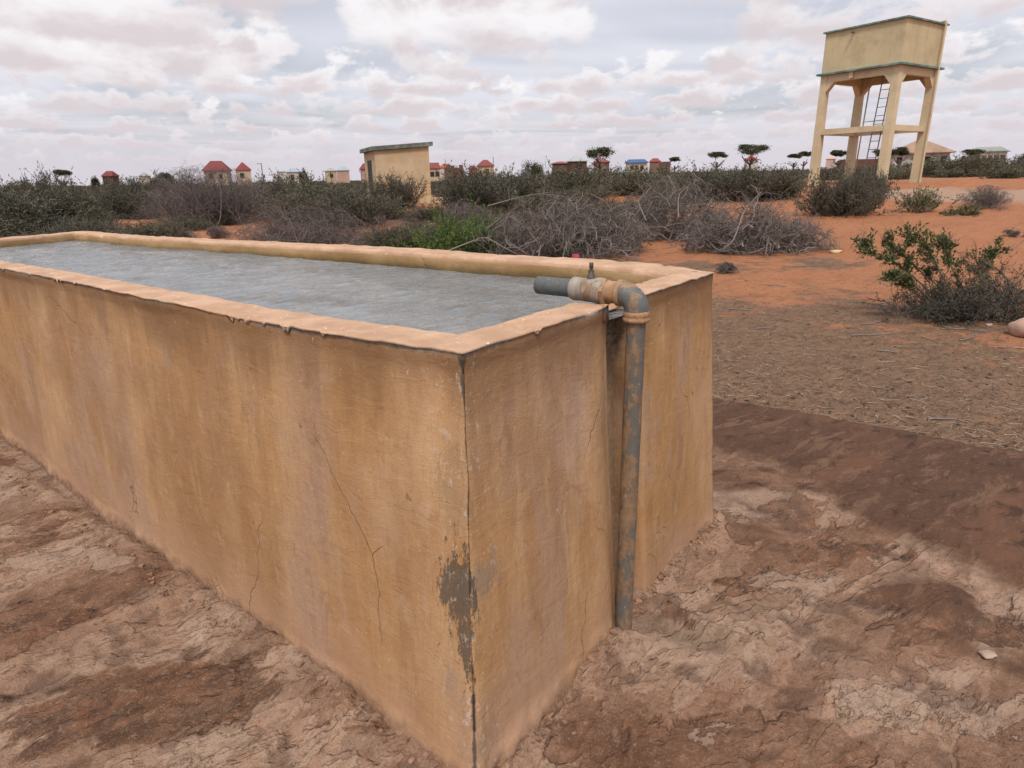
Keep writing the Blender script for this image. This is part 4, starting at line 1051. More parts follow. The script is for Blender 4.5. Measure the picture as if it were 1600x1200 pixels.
def place(o, px, py, wpx, hpx, base_w, base_h, rz=0.0, depth_scale=1.0):
    p = G(px, py); dist = p @ fw - EYE * fw[2]
    sx = wpx * dist / CF / base_w; sz = hpx * dist / CF / base_h
    gz_ = float(GZ(p[0], p[1])); o.location = (p[0], p[1], gz_); o.rotation_euler = (0, 0, rz); o.scale = (sx, sx * depth_scale, sz)
    return o

rg = np.random.default_rng(21)
# prototypes (unit-ish sizes): feathery dark scrub bush 2.0 wide, 1.2 high
protoA = [shrub_geo(rg, .95, .85, 1.15, 190, 34, .070, .022, .9, .09, .40) for _ in range(2)]
protoB = [shrub_geo(rg, 1.0, .9, 1.0, 230, 30, .060, .024, .7, .13, .55) for _ in range(2)]
def proto_obj(i, kind): pass
named = [  # (px, base y, width px, height px, proto, material, name, label)
 (40, 362, 150, 56, 'A0', fm_dark, 'dark_bush', 'dense dark green bush at the left edge behind the trough end'),
 (118, 356, 90, 60, 'A1', fm_dark, 'dark_bush', 'tall dark bush with upright shoots left of the bare shrub'),
 (82, 345, 60, 66, 'A0', fm_dark, 'spiky_bush', 'bush whose spiky shoots rise below the small far acacia'),
 (196, 340, 80, 50, 'A1', fm_dark, 'dark_bush', 'dark bush touching the left side of the bare spreading shrub'),
 (8, 330, 110, 38, 'B0', fm_dark, 'dark_bush', 'dark bush in the second row at the left edge'),
 (60, 366, 130, 28, 'B1', fm_dark, 'low_bush', 'low grey green bush right above the far trough rim'),
 (432, 334, 80, 46, 'A1', fm_dark, 'dark_bush', 'dark round bush right of the bare spreading shrub'),
 (500, 345, 130, 46, 'B0', fm_olive, 'grey_green_bush', 'broad grey green bush left of the hut'),
 (548, 352, 120, 50, 'A0', fm_dark, 'grey_green_bush', 'grey green bush just below the hut door'),
 (460, 320, 110, 40, 'B1', fm_olive, 'olive_bush', 'olive bush behind the dark round bush'),
 (590, 312, 44, 30, 'A1', fm_dark, 'thin_bush', 'thin dark bush hiding the foot of the hut door'),
 (618, 325, 70, 46, 'A0', fm_dark, 'leaning_bush', 'dark bush with leaning shoots in front of the hut wall'),
 (740, 335, 110, 62, 'A0', fm_dark, 'dark_bush', 'big dark upright bush to the right of the hut'),
 (800, 322, 100, 46, 'A1', fm_dark, 'dark_bush', 'dark bush behind the left half of the brushwood heap'),
 (880, 312, 120, 42, 'B0', fm_olive, 'grey_green_bush', 'grey green bush behind the middle of the brushwood heap'),
 (945, 300, 90, 34, 'A0', fm_dark, 'dark_bush', 'dark bush below the big acacia'),
 (1010, 303, 120, 36, 'B1', fm_olive, 'olive_bush', 'olive bush below the blue roofed house'),
 (1095, 312, 100, 42, 'B0', fm_dark, 'dark_bush', 'dark bush behind the right heap of brushwood'),
 (1175, 312, 100, 46, 'A0', fm_dark, 'dark_bush', 'dark bush between the right brushwood heap and the tower'),
 (1222, 308, 80, 40, 'A1', fm_olive, 'olive_bush', 'olive bush left of the round bush by the tower'),
 (1312, 335, 96, 56, 'B0', fm_dark, 'round_bush', 'round dark green bush on red sand in front of the left tower legs'),
 (1345, 312, 66, 40, 'B1', fm_dark, 'dark_bush', 'small dark bush behind the round one under the ladder'),
 (1430, 275, 70, 20, 'B0', fm_olive, 'grey_green_bush', 'grey green bush between the near and right tower legs, beyond the red sand'),
 (1490, 276, 110, 28, 'A0', fm_olive, 'grey_green_bush', 'broad grey green bush right of the right tower leg'),
 (1530, 275, 70, 26, 'B0', fm_dark, 'dark_bush', 'dark bush in front of the broken dark red wall'),
 (1580, 272, 80, 20, 'B1', fm_olive, 'olive_bush', 'olive bush beneath the grey green roofed house'),
 (590, 340, 90, 28, 'B1', fm_olive, 'low_bush', 'low brownish bush under the leaning shoots'),
 (760, 306, 90, 34, 'B1', fm_olive, 'olive_bush', 'olive bush behind the big dark upright bush'),
 (250, 308, 110, 28, 'B0', fm_dark, 'dark_bush', 'dark bush beneath the tiny pale house'),
]
protos = {'A0': protoA[0], 'A1': protoA[1], 'B0': protoB[0], 'B1': protoB[1]}
dims = {}
for k, g in protos.items():
    v = g[0][0]; dims[k] = (np.percentile(v[:, 0], 97) - np.percentile(v[:, 0], 3), np.percentile(v[:, 2], 98))
first = {}
for i, (px, py, wp, hp_, pk, fm, nm, lb) in enumerate(named):
    key = (pk, fm.name)
    if key not in first: o = make_shrub(nm, lb, 'bush', protos[pk], fm, wm_brown); first[key] = o
    else: o = copy_tree(first[key]); o.name = nm; o['label'] = lb
    o['group'] = 'dark bushes of the middle distance'
    place(o, px, py, wp, hp_, dims[pk][0], dims[pk][1], rz=(i * 1.7) % 6.28)

# mid-distance scrub: single bushes copied, too small to show parts
rs_ = np.random.default_rng(5)
sm = [shrub_geo(rs_, .95, .85, 1.0, 70, 22, .13, .045, .8, .12, .45, m=5) for _ in range(3)]
smo = [make_shrub('scrub_bush', 'grey green scrub bush among many alike on the plain', 'bush', g, m_, wm_brown, 'scrub bushes dotted over the plain', parts=False) for g, m_ in zip(sm, (fm_dark, fm_olive, fm_olive))]
cnt = 0; tries = 0; placed = []
pr = [first[k] for k in first]; n_m = 0
while n_m < 52:
    a_ = rs_.uniform(-.72, .24); r0_ = rs_.uniform(13.5, 30); x_, y_ = r0_ * math.sin(a_), r0_ * math.cos(a_)
    if abs(x_ - P1[0] - .8) < 1.8 and y_ < 29: continue
    if r0_ < 19 and (-.60 < x_ / y_ < -.30): continue
    if a_ > .12 and r0_ < 17: continue
    if any((x_ - q[0]) ** 2 + (y_ - q[1]) ** 2 < 1.1 for q in placed): continue
    placed.append((x_, y_)); o = copy_tree(pr[int(rs_.integers(len(pr)))]); o.name = 'low_bush'; o['label'] = 'waist high dark bush in the dense belt of bushes beyond the trough'; o['group'] = 'low bushes in the belt'
    sc_ = rs_.uniform(.55, .95); o.location = (x_, y_, float(GZ(x_, y_)) - .03); o.rotation_euler = (0, 0, rs_.uniform(0, 6.28)); o.scale = (sc_, sc_, rs_.uniform(.42, .68)); n_m += 1
while cnt < 250 and tries < 20000:
    tries += 1
    a_ = rs_.uniform(-.74, .74); r0_ = 19 + (85 - 19) * rs_.uniform(0, 1) ** .8; x_, y_ = r0_ * math.sin(a_), r0_ * math.cos(a_)
    if a_ > .30 and r0_ < 47 + 6 * math.sin(a_ * 9): continue
    if a_ > .20 and r0_ < 26: continue
    if abs(x_ - P1[0] - .8) < 3.0 and y_ < 29.5 and y_ > 12: continue
    if y_ < 24 and -.62 < x_ / y_ < -.36: continue
    if abs(x_ - tc[0]) < 4 and abs(y_ - tc[1]) < 5: continue
    if any((x_ - q[0]) ** 2 + (y_ - q[1]) ** 2 < (1.0 + r0_ * .012) ** 2 for q in placed): continue
    placed.append((x_, y_))
    o = smo[cnt % 3] if cnt < 3 else smo[int(rs_.integers(3))].copy()
    if cnt >= 3: COL.objects.link(o)
    sc_ = rs_.uniform(.75, 1.45); hz_ = rs_.uniform(.50, .92)
    o.location = (x_, y_, float(GZ(x_, y_)) - .03); o.rotation_euler = (0, 0, rs_.uniform(0, 6.28)); o.scale = (sc_, sc_, hz_)
    cnt += 1
# far scrub as one mass
rf_ = np.random.default_rng(9)
NB = 5200
a_ = rf_.uniform(-.95, .95, NB); r_f = 80 * np.exp(rf_.uniform(0, 1, NB) * math.log(420 / 80)); bx_, by_ = r_f * np.sin(a_), r_f * np.cos(a_)
hb = rf_.uniform(.40, .80, NB) + .30 * (rf_.uniform(0, 1, NB) > .93) + .3 * smooth(100, 400, r_f); wb = rf_.uniform(.8, 1.7, NB) * (1 + smooth(100, 400, r_f))
nl = 26
cc_ = np.repeat(np.column_stack([bx_, by_, terrain(bx_, by_)]), nl, 0); H_ = np.repeat(hb, nl); W_ = np.repeat(wb, nl)
dv = rf_.normal(size=(NB * nl, 3)); dv[:, 2] = np.abs(dv[:, 2]); dv = norm(dv) * rf_.uniform(.3, 1, (NB * nl, 1)) ** .5
cc2 = cc_ + dv * np.column_stack([W_, W_, H_ * .85]); ldir = dv + np.array([0, 0, .8]) + rf_.normal(size=dv.shape) * .4
Vl, Fl = leaves(cc2 - norm(ldir) * .15, ldir, rf_.uniform(.35, .6, NB * nl) * (1 + .6 * smooth(100, 300, np.repeat(r_f, nl))), rf_.uniform(.22, .42, NB * nl) * (1 + .8 * smooth(100, 300, np.repeat(r_f, nl))), rf_)
ft = np.clip(np.repeat(rf_.uniform(0, .7, NB), nl) + rf_.uniform(-.2, .3, NB * nl), 0, 1)
far = mesh_obj('distant_scrub', Vl, Fl, fm_dark, fattr={'tint': ft}); tag(far, 'far off dark scrub covering the plain up to the horizon', 'scrub', kind='stuff')

# ------------------------------------------------------------------ dead brushwood heaps
def heap(name, label, cx_px, base_py, wpx, hpx, n0, seed, depth=1.0, cat='brushwood', crook=.45, thick=.015, mound=True, wm=None, L0=(.55, 1.0), upb=.25):
    rng = np.random.default_rng(seed)
    p = G(cx_px, base_py); dist = p @ fw - EYE * fw[2]; W = wpx * dist / CF / 2; Hh = hpx * dist / CF; Dp = W * .62 * depth
    # branch origins scattered through a mound
    uv = rng.uniform(-1, 1, (n0 * 3, 2)); uv = uv[(uv ** 2).sum(1) < 1][:n0]; n = len(uv)
    top = Hh * (1 - (uv ** 2).sum(1)) ** .6
    S = np.column_stack([uv[:, 0] * W * .85, uv[:, 1] * Dp * .85, rng.uniform(0, .72, n) * top])
    an_ = rng.uniform(0, 2 * np.pi, n)
    d_ = np.column_stack([np.cos(an_), np.sin(an_), rng.normal(size=n) * .35 + upb])
    L = rng.uniform(*L0, n) * min(W, 2.2 * Hh) 
    P, D, rad_ = grow(S - norm(d_) * L[:, None] * .4, d_, L, thick * rng.uniform(.5, 1.2, n), 9, crook, (0, 0, -.02), .35, rng)
    s2, d2, r2 = pick(P, D, rad_, 6, .15, 1, .75, rng); P2, D2, rad2 = grow(s2, d2, rng.uniform(.18, .5, len(s2)) * min(W, Hh * 2) * .62, r2 * .55, 6, crook * 1.1, (0, 0, .0), .35, rng)
    s3, d3, r3 = pick(P2, D2, rad2, 5, .2, 1, .8, rng); P3, D3, rad3 = grow(s3, d3, rng.uniform(.08, .26, len(s3)) * min(W, Hh * 2) * .6, np.maximum(r3 * .55, .0022), 4, crook * 1.1, (0, 0, 0), .5, rng)
    Vs_, Fs_, Ts_ = [], [], []; n_ = 0
    for (PP, RR_, k, tlo, thi) in ((P, rad_, 5, .45, 1), (P2, rad2, 4, .2, .85), (P3, rad3, 3, .0, .55)):
        # keep inside an uneven dome and above the soil
        lim = Hh * (1.05 - .72 * np.clip(np.hypot(PP[..., 0] / W, PP[..., 1] / Dp), 0, 1.2) ** 2) * (1 + .25 * fbm(PP[..., 0] * 2 / W, PP[..., 1] * 2 / W, seed, 2, seed))
        PP[..., 2] = np.where(PP[..., 2] > lim, lim + (PP[..., 2] - lim) * .30, PP[..., 2]); PP[..., 2] = np.abs(PP[..., 2]) + .004
        V_, F_ = tubes(PP, RR_, k); Vs_.append(V_); Fs_.append(F_ + n_); n_ += len(V_)
        Ts_.append(np.repeat(rng.uniform(tlo, thi, len(PP)), (PP.shape[1] - 1) * k))
    o = mesh_obj(name, np.concatenate(Vs_), np.concatenate(Fs_), wm or wm_grey, smooth_shade=False, fattr={'tint': np.concatenate(Ts_)})
    o.location = (p[0], p[1] + Dp * .45, float(GZ(p[0], p[1]))); tag(o, label, cat); return o
heap('brushwood_heap', 'heap of crooked grey dead branches right behind the pipe end of the trough', 892, 398, 262, 104, 300, 31, L0=(.45, .9))
heap('brushwood_heap', 'heap of dead branches with a few tall bleached boughs arching over it', 1062, 374, 200, 104, 220, 32, crook=.42)
heap('brushwood_heap', 'low heap of dry twisted branches trailing off to the right on red sand', 1190, 392, 225, 98, 260, 33, L0=(.45, .9))
heap('brushwood_heap', 'low tangle of thin purple grey twigs just behind the left trough rim', 470, 382, 215, 64, 230, 34, thick=.009, wm=wm_twig)
heap('brushwood_heap', 'small dim tangle of twigs between the green shrub and the twig heap', 606, 388, 110, 52, 130, 35, thick=.009, wm=wm_twig)
heap('brushwood_heap', 'grey tangle of dead stems in front of the big dark upright bush', 724, 354, 100, 40, 90, 36, thick=.010, wm=wm_twig)
# tall bleached boughs over the middle heap
def bough(label, pts_px, depth, r0, name='dead_bough'):
    P = np.array([AT(x, y, depth) for x, y in pts_px]); 
    tt = np.linspace(0, len(P) - 1, len(P) * 4); Pi = np.stack([np.interp(tt, range(len(P)), P[:, k]) for k in range(3)], -1)
    Pi[:, 1] += .25 * np.sin(tt * 1.3); org = Pi[0].copy(); Pi -= org; rr_ = np.linspace(r0, r0 * .35, len(tt))
    rng = np.random.default_rng(int(pts_px[0][0])); Dd = norm(np.gradient(Pi, axis=0))
    V_, F_ = tubes(Pi[None], rr_[None], 6)
    s2, d2, r2 = pick(Pi[None], Dd[None], rr_[None], 16, .2, 1, .7, rng); P2, D2, rad2 = grow(s2, d2, rng.uniform(.12, .45, len(s2)), r2 * .5, 6, .4, (0, 0, .05), .3, rng)
    V2, F2 = tubes(P2, rad2, 4)
    o = mesh_obj(name, np.concatenate([V_, V2]), np.concatenate([F_, F2 + len(V_)]), wm_grey, fattr={'tint': np.full(len(F_) + len(F2), .8)})
    o.location = tuple(org); tag(o, label, 'dead branch'); return o
bough('bleached bough arching up from the middle heap below the blue roof', [(1010, 345), (1000, 315), (1022, 292), (1040, 273), (1052, 300), (1056, 330)], 13.5, .014)
bough('bleached forked bough curling above the middle heap on its right side', [(1060, 340), (1065, 305), (1085, 285), (1075, 268), (1100, 290), (1115, 310)], 13.2, .014)
bough('pale bough lying over the left heap towards the hut', [(762, 322), (800, 312), (840, 303), (880, 306), (905, 330)], 12.6, .014)
bough('thick pale bough bending down the front of the right heap', [(1190, 300), (1172, 330), (1160, 350), (1140, 375), (1120, 388)], 11.4, .018)
bough('pale branch sagging along the front foot of the left heap', [(700, 392), (735, 380), (760, 372), (790, 386), (812, 396)], 9.6, .013)

# spreading leafless shrub
def bare_shrub(name, label, px, py, wpx, hpx, seed, stems=46, wm=None, thick=.016):
    rng = np.random.default_rng(seed); p = G(px, py); dist = p @ fw - EYE * fw[2]; W = wpx * dist / CF / 2; Hh = hpx * dist / CF
    S = rng.normal(size=(stems, 3)) * [W * .30, W * .25, 0]; an_ = rng.uniform(0, 2 * np.pi, stems)
    d_ = np.column_stack([np.cos(an_) * W / Hh * .8, np.sin(an_) * W / Hh * .8, rng.uniform(.4, 1.5, stems)])
    P, D, rad_ = grow(S, d_, rng.uniform(.6, 1.05, stems) * Hh * 1.05, thick, 9, .18, (0, 0, .0), .35, rng)
    s2, d2, r2 = pick(P, D, rad_, 9, .15, 1, .6, rng); P2, D2, rad2 = grow(s2, d2, rng.uniform(.25, .55, len(s2)) * Hh, r2 * .5, 6, .22, (0, 0, .02), .4, rng)
    s3, d3, r3 = pick(P2, D2, rad2, 7, .2, 1, .6, rng); P3, D3, rad3 = grow(s3, d3, rng.uniform(.12, .28, len(s3)) * Hh, np.maximum(r3 * .5, .0028), 4, .22, (0, 0, .02), .6, rng)
    Vs_, Fs_, Ts_ = [], [], []; n_ = 0
    for PP, RR_, k, a__, b__ in ((P, rad_, 5, .8, 1.3), (P2, rad2, 4, .3, 1.1), (P3, rad3, 3, .1, .8)):
        PP[..., 2] = np.abs(PP[..., 2]); lim = Hh * (1.0 - .55 * np.clip(np.abs(PP[..., 0]) / W, 0, 1.3) ** 2); PP[..., 2] = np.where(PP[..., 2] > lim, lim + (PP[..., 2] - lim) * .3, PP[..., 2])
        V_, F_ = tubes(PP, RR_, k); Vs_.append(V_); Fs_.append(F_ + n_); n_ += len(V_); Ts_.append(np.repeat(rng.uniform(a__, b__, len(PP)), (PP.shape[1] - 1) * k))
    o = mesh_obj(name, np.concatenate(Vs_), np.concatenate(Fs_), wm or wm_twig, fattr={'tint': np.concatenate(Ts_)})
    o.location = (p[0], p[1] + .2 * W, float(GZ(p[0], p[1])) - .02); tag(o, label, 'bare shrub'); return o
bare_shrub('leafless_shrub', 'wide leafless purple grey shrub left of the hut, twigs rising above the skyline', 318, 350, 200, 86, 41, 130, thick=.018)
bare_shrub('dry_tuft', 'dry spiky tuft on red sand, left one of two behind the far rim', 286, 371, 34, 17, 42, 26, thick=.006)
bare_shrub('dry_tuft', 'dry spiky tuft on red sand, right one of two, nearer the twig heap', 340, 371.5, 34, 20, 43, 26, thick=.006)
bare_shrub('dry_tuft', 'faint dry tuft at the far corner of the trough', 190, 363, 50, 18, 44, 30, thick=.006)
bare_shrub('dry_tuft', 'small dark twig tuft on the dirt beyond the right end of the trough', 1135, 425, 26, 18, 45, 30, thick=.004)
bare_shrub('dry_tuft', 'thin dry tuft on red sand near the right edge', 1586, 368, 26, 14, 46, 16, thick=.005)
bare_shrub('dry_shrub', 'straw coloured dry shrub on red sand to the right of the tower', 1545, 324, 66, 34, 47, 46, thick=.006, wm=wm_grey)
bare_shrub('dry_shrub', 'reddish bare shrub between the dark upright bush and the green one', 728, 345, 60, 30, 48, 50, thick=.008)
bare_shrub('dry_shrub', 'thin leaning dry shrub right of the round dark bush', 1362, 308, 34, 32, 49, 24, thick=.007)

# green shrub behind the trough and small leafy ones
def leafy(name, label, px, py, wpx, hpx, seed, stems, per, ll, lw, lm, bm, **kw):
    rng = np.random.default_rng(seed); p = G(px, py); dist = p @ fw - EYE * fw[2]; W = wpx * dist / CF / 2; Hh = hpx * dist / CF
    g = shrub_geo(rng, W, W * .8, Hh, stems, per, ll, lw, **kw)
    o = make_shrub(name, label, 'shrub', g, lm, bm); o.location = (p[0], p[1] + W * .2, float(GZ(p[0], p[1]))); return o
leafy('green_shrub', 'fresh bright green shrub just behind the trough rim', 712, 397, 165, 76, 51, 95, 46, .060, .028, fm_green, wm_brown, up_=.7, jit=.16, spread=.75, sr=.009)
leafy('olive_shrub', 'small olive shrub right of the bright green one', 768, 398, 60, 34, 52, 22, 26, .05, .018, fm_leaf, wm_brown, up_=.5, jit=.15, spread=.7)
leafy('dark_shrub', 'small dark shrub beside the pink scrap at the heap foot', 880, 402, 34, 30, 53, 34, 26, .05, .012, fm_dark, wm_brown, up_=.8, jit=.12)
leafy('small_green_shrub', 'small light green shrub on red sand in front of the near tower leg', 1438, 330, 66, 38, 54, 50, 18, .070, .030, fm_pale, wm_grey, up_=.8, jit=.12, spread=.5, minlow=.45, sr=.009)
leafy('small_green_shrub', 'low green shrub at the left foot of the straw coloured dry shrub', 1503, 334, 54, 22, 55, 30, 18, .075, .035, fm_pale, wm_grey, up_=.6, jit=.14, spread=.6)

# near right shrub: leafy boughs over a dark tangle
def near_shrub():
    rng = np.random.default_rng(61); p = G(1500, 503); root = empty('leafy_thorn_shrub', (p[0], p[1] + .25, float(GZ(p[0], p[1]))))
    tag(root, 'near thorn shrub at the right edge, green leaves on its left boughs, grey tangle beneath', 'shrub')
    dist = p @ fw - EYE * fw[2]; s_ = dist / CF
    def L3(x, y, dy=0.0):
        y = 497 - (497 - y) * (.80 if y < 497 else 1); q = AT(x, y, dist + .25 + dy); return q - np.array(root.location)
    mains = [([(1490, 495), (1440, 455), (1405, 420), (1385, 412)], .016, -.1), ([(1500, 495), (1450, 440), (1410, 395), (1362, 372), (1345, 360)], .012, .1), ([(1510, 490), (1460, 430), (1420, 380), (1385, 350)], .011, .3),
             ([(1510, 490), (1480, 430), (1462, 380), (1440, 352), (1428, 345)], .011, -.2), ([(1520, 490), (1500, 420), (1488, 370), (1484, 345)], .010, .2), ([(1520, 490), (1530, 430), (1540, 380), (1556, 350)], .013, .3),
             ([(1566, 490), (1562, 450), (1545, 410), (1520, 378)], .020, -.25), ([(1530, 495), (1528, 465), (1538, 440), (1540, 410)], .014, -.3), ([(1540, 480), (1575, 440), (1600, 415), (1640, 400)], .012, .2), ([(1560, 490), (1600, 450), (1650, 430)], .013, 0), ([(1585, 522), (1578, 500), (1600, 480), (1640, 470)], .014, -.35),
             ([(1575, 425), (1562, 405), (1530, 385), (1505, 372)], .013, .1), ([(1495, 515), (1500, 495), (1540, 490), (1580, 484), (1620, 470)], .011, -.45)]
    MP, MR, MD = [], [], []
    for pts, r0, dy in mains:
        Q = np.array([L3(x, y, dy * (k / len(pts))) for k, (x, y) in enumerate(pts)]); tt = np.linspace(0, len(Q) - 1, 12)
        Pi = np.stack([np.interp(tt, range(len(Q)), Q[:, k]) for k in range(3)], -1) + np.cumsum(rng.normal(size=(12, 3)) * .008, 0)
        MP.append(Pi); MR.append(np.linspace(r0, r0 * .35, 12)); MD.append(norm(np.gradient(Pi, axis=0)))
    MP, MR, MD = np.array(MP), np.array(MR), np.array(MD); MP[..., 2] = np.maximum(MP[..., 2], .01)
    s2, d2, r2 = pick(MP, MD, MR, 12, .2, 1, .6, rng); P2, D2, rad2 = grow(s2, d2, rng.uniform(.06, .20, len(s2)), r2 * .5, 6, .22, (0, 0, .02), .4, rng)
    s3, d3, r3 = pick(P2, D2, rad2, 5, .2, 1, .6, rng); P3, D3, rad3 = grow(s3, d3, rng.uniform(.06, .16, len(s3)), .0024, 4, .25, (0, 0, .04), .6, rng)
    V1, F1 = tubes(MP, MR, 6); V2, F2 = tubes(P2, rad2, 4); V3, F3 = tubes(P3, rad3, 3)
    V = np.concatenate([V1, V2, V3]); V[:, 2] = np.maximum(V[:, 2], 0)
    mesh_obj('branches', V, np.concatenate([F1, F2 + len(V1), F3 + len(V1) + len(V2)]), wm_brown, root, fattr={'tint': np.concatenate([np.full(len(F1), .7), np.full(len(F2), .4), np.full(len(F3), .3)])})
    # leaves on the outer ends of the leftward boughs
    left = np.arange(0, 5)
    c1, dd1, _ = pick(MP[left], MD[left], MR[left], 170, .50, 1, .8, rng)
    sel = np.repeat(np.arange(len(MP)), 12) < 6
    c2, dd2, _ = pick(P2[sel], D2[sel], rad2[sel], 44, .2, 1, .8, rng); k_ = c2[:, 2] > .38 * MP[:, :, 2].max(); c2, dd2 = c2[k_], dd2[k_]
    selr = ~sel; c3, dd3, _ = pick(P2[selr], D2[selr], rad2[selr], 4, .3, 1, .8, rng)
    c_ = np.concatenate([c1, c2, c3]); dd = np.concatenate([dd1, dd2, dd3]); dd[:, 2] += .3; c_ = c_ + rng.normal(size=c_.shape) * .022
    Vl, Fl = leaves(c_, dd, rng.uniform(.03, .055, len(c_)), rng.uniform(.016, .026, len(c_)), rng)
    mesh_obj('foliage', Vl, Fl, fm_leaf, root, fattr={'tint': np.clip(rng.uniform(0, .8, len(c_)) + .3 * (c_[:, 0] < c_[:, 0].mean()), 0, 1)})
    # dense dark tangle at the base
    n = 330; S = np.column_stack([rng.normal(size=n) * .36 + L3(1510, 480)[0], rng.normal(size=n) * .2, rng.uniform(0, .12, n)])
    d_ = np.column_stack([rng.normal(size=n) * .7, rng.normal(size=n) * .5, rng.uniform(.1, .9, n)])
    P, D, rad_ = grow(S, d_, rng.uniform(.18, .5, n), .004, 7, .26, (0, 0, 0), .5, rng); s2, d2, r2 = pick(P, D, rad_, 9, .1, 1, .7, rng)
    P2, D2, rad2 = grow(s2, d2, rng.uniform(.05, .16, len(s2)), .0024, 4, .25, (0, 0, 0), .6, rng)
    V1, F1 = tubes(P, rad_, 4); V2, F2 = tubes(P2, rad2, 3); V = np.concatenate([V1, V2]); V[:, 2] = np.abs(V[:, 2])
    mesh_obj('tangle', V, np.concatenate([F1, F2 + len(V1)]), wm_tangle, root, fattr={'tint': rng.uniform(0, .7, len(F1) + len(F2))})
    c_, dd, _ = pick(P2, D2, rad2, 3, .1, 1, .8, rng); Vl, Fl = leaves(c_, dd, .035, .010, rng); mesh_obj('dry_leaves', Vl, Fl, fm_dark, root, fattr={'tint': rng.uniform(0, .6, len(c_))})
near_shrub()

# ------------------------------------------------------------------ acacias and far trees
def acacia(name, label, px, ytop, ybase, wpx, depth, seed, flat=.42, trunkf=.55, lean=.0, dens=1.0, layers=5):
    dens *= 1.25
    rng = np.random.default_rng(seed); s_ = depth / CF; top = AT(px, ytop, depth); z0_ = float(terrain(top[0], top[1])); Ht = top[2] - z0_; W = wpx * s_ / 2
    root = empty(name, (top[0], top[1], z0_ - .05)); Ht += .05
    if name == 'acacia_tree': flat = min(.6, (ybase - ytop) * .62 * s_ / Ht); trunkf = .60
    n = 7; an_ = rng.uniform(0, 6.28, n)
    trunk = np.array([[0, 0, 0], [lean * .3, 0, Ht * trunkf * .35], [lean * .15, .05, Ht * trunkf * .7], [lean, 0, Ht * trunkf]])
    tt = np.linspace(0, 3, 9); Tp = np.stack([np.interp(tt, range(4), trunk[:, k]) for k in range(3)], -1)
    tr_ = max(.12, Ht * .05); V1, F1 = tubes(Tp[None], np.linspace(tr_, tr_ * .6, 9)[None], 7)
    S = np.repeat(Tp[5:6], n, 0) + rng.normal(size=(n, 3)) * .05; d_ = np.column_stack([np.cos(an_) * .9, np.sin(an_) * .9, np.full(n, .75)])
    P, D, rad_ = grow(S, d_, rng.uniform(.5, .95, n) * math.hypot(W, Ht * (1 - trunkf)) * .85, tr_ * .45, 7, .12, (0, 0, .02), .35, rng); V2, F2 = tubes(P, rad_, 5)
    s2, d2, r2 = pick(P, D, rad_, 5, .4, 1, .5, rng); P2, D2, rad2 = grow(s2, d2, rng.uniform(.15, .35, len(s2)) * W, r2 * .5, 4, .15, (0, 0, .0), .4, rng); V3, F3 = tubes(P2, rad2, 4)
    Vt = np.concatenate([V1, V2, V3]); Vt[:, 2] = np.minimum(Vt[:, 2], Ht * .95)
    mesh_obj('trunk', Vt, np.concatenate([F1, F2 + len(V1), F3 + len(V1) + len(V2)]), wm_brown, root, fattr={'tint': np.full(len(F1) + len(F2) + len(F3), .3)})
    ncl = int(26 * dens); an2 = rng.uniform(0, 6.28, ncl); rr2 = np.sqrt(rng.uniform(0, 1, ncl)) * W * .86
    lay = rng.uniform(0, 1, ncl) ** .7; lay = np.where(rr2 / W > .6, lay * .75, lay)
    zc_ = Ht * (1 - flat) + Ht * flat * ((.10 + .80 * lay) * (1 - .30 * (rr2 / W) ** 2) + (.0 if name != 'acacia_tree' else .25 * (rr2 / W)) )
    cc_ = np.column_stack([np.cos(an2) * rr2 + lean * .6, np.sin(an2) * rr2, zc_]); m_ = 130
    cl = np.repeat(cc_, m_, 0) + rng.normal(size=(ncl * m_, 3)) * np.array([W * .14, W * .14, Ht * flat * .10])
    dd = rng.normal(size=cl.shape); dd[:, 2] = dd[:, 2] * .5 + .3
    cl[:, 2] = np.minimum(cl[:, 2], Ht)
    Vl, Fl = leaves(cl, dd, rng.uniform(.10, .2, len(cl)) * max(1, W / 2.4), rng.uniform(.05, .1, len(cl)) * max(1, W / 2.4), rng)
    mesh_obj('crown', Vl, Fl, fm_acacia, root, fattr={'tint': np.clip(rng.uniform(0, .7, len(cl)) + .3 * np.repeat(rng.uniform(0, 1, ncl), m_), 0, 1)})
    tag(root, label, 'tree', 'acacias on the skyline'); return root
acacia('acacia_tree', 'largest flat topped acacia on the skyline, in front of a red house', 938, 231, 262, 44, 75, 71, .62, .45)
acacia('acacia_tree', 'wide flat topped acacia left of the water tower, a red roof behind it', 1174, 226.5, 253, 50, 72, 72, .46, .5, .3)
acacia('acacia_tree', 'small double crowned acacia left of the wide flat topped one', 1122, 238, 256, 29, 90, 73, .6, .4)
acacia('acacia_tree', 'small flat acacia on the skyline far left', 96, 266, 281, 24, 85, 74, .45, .5)
acacia('acacia_tree', 'flat acacia nearest the tower on its left side', 1258, 237, 250, 17, 100, 75, .5, .5)
acacia('acacia_tree', 'bushy pale acacia in the pair left of the tower', 1242, 241, 252, 20, 95, 76, .7, .3)
acacia('acacia_tree', 'flat topped acacia seen between the two left tower legs', 1312, 235.5, 250, 27, 85, 77, .5, .4)
acacia('acacia_tree', 'dark acacia seen through the ladder of the water tower', 1382, 233, 252, 30, 85, 78, .6, .4)
acacia('acacia_tree', 'dark acacia just right of the near tower leg', 1408, 231, 252, 24, 80, 79, .8, .3)
acacia('acacia_tree', 'dark low acacia left of the grey green roofed house', 1521, 234, 250, 30, 90, 80, .75, .3)
acacia('round_tree', 'round dense bush tree between the cream and the brick houses', 833, 250, 268, 37, 80, 81, .98, .2, dens=1.5, layers=7)
acacia('acacia_tree', 'tiny flat acacia right of the red roof and brown wall', 1055, 246, 257, 16, 110, 82, .5, .5)
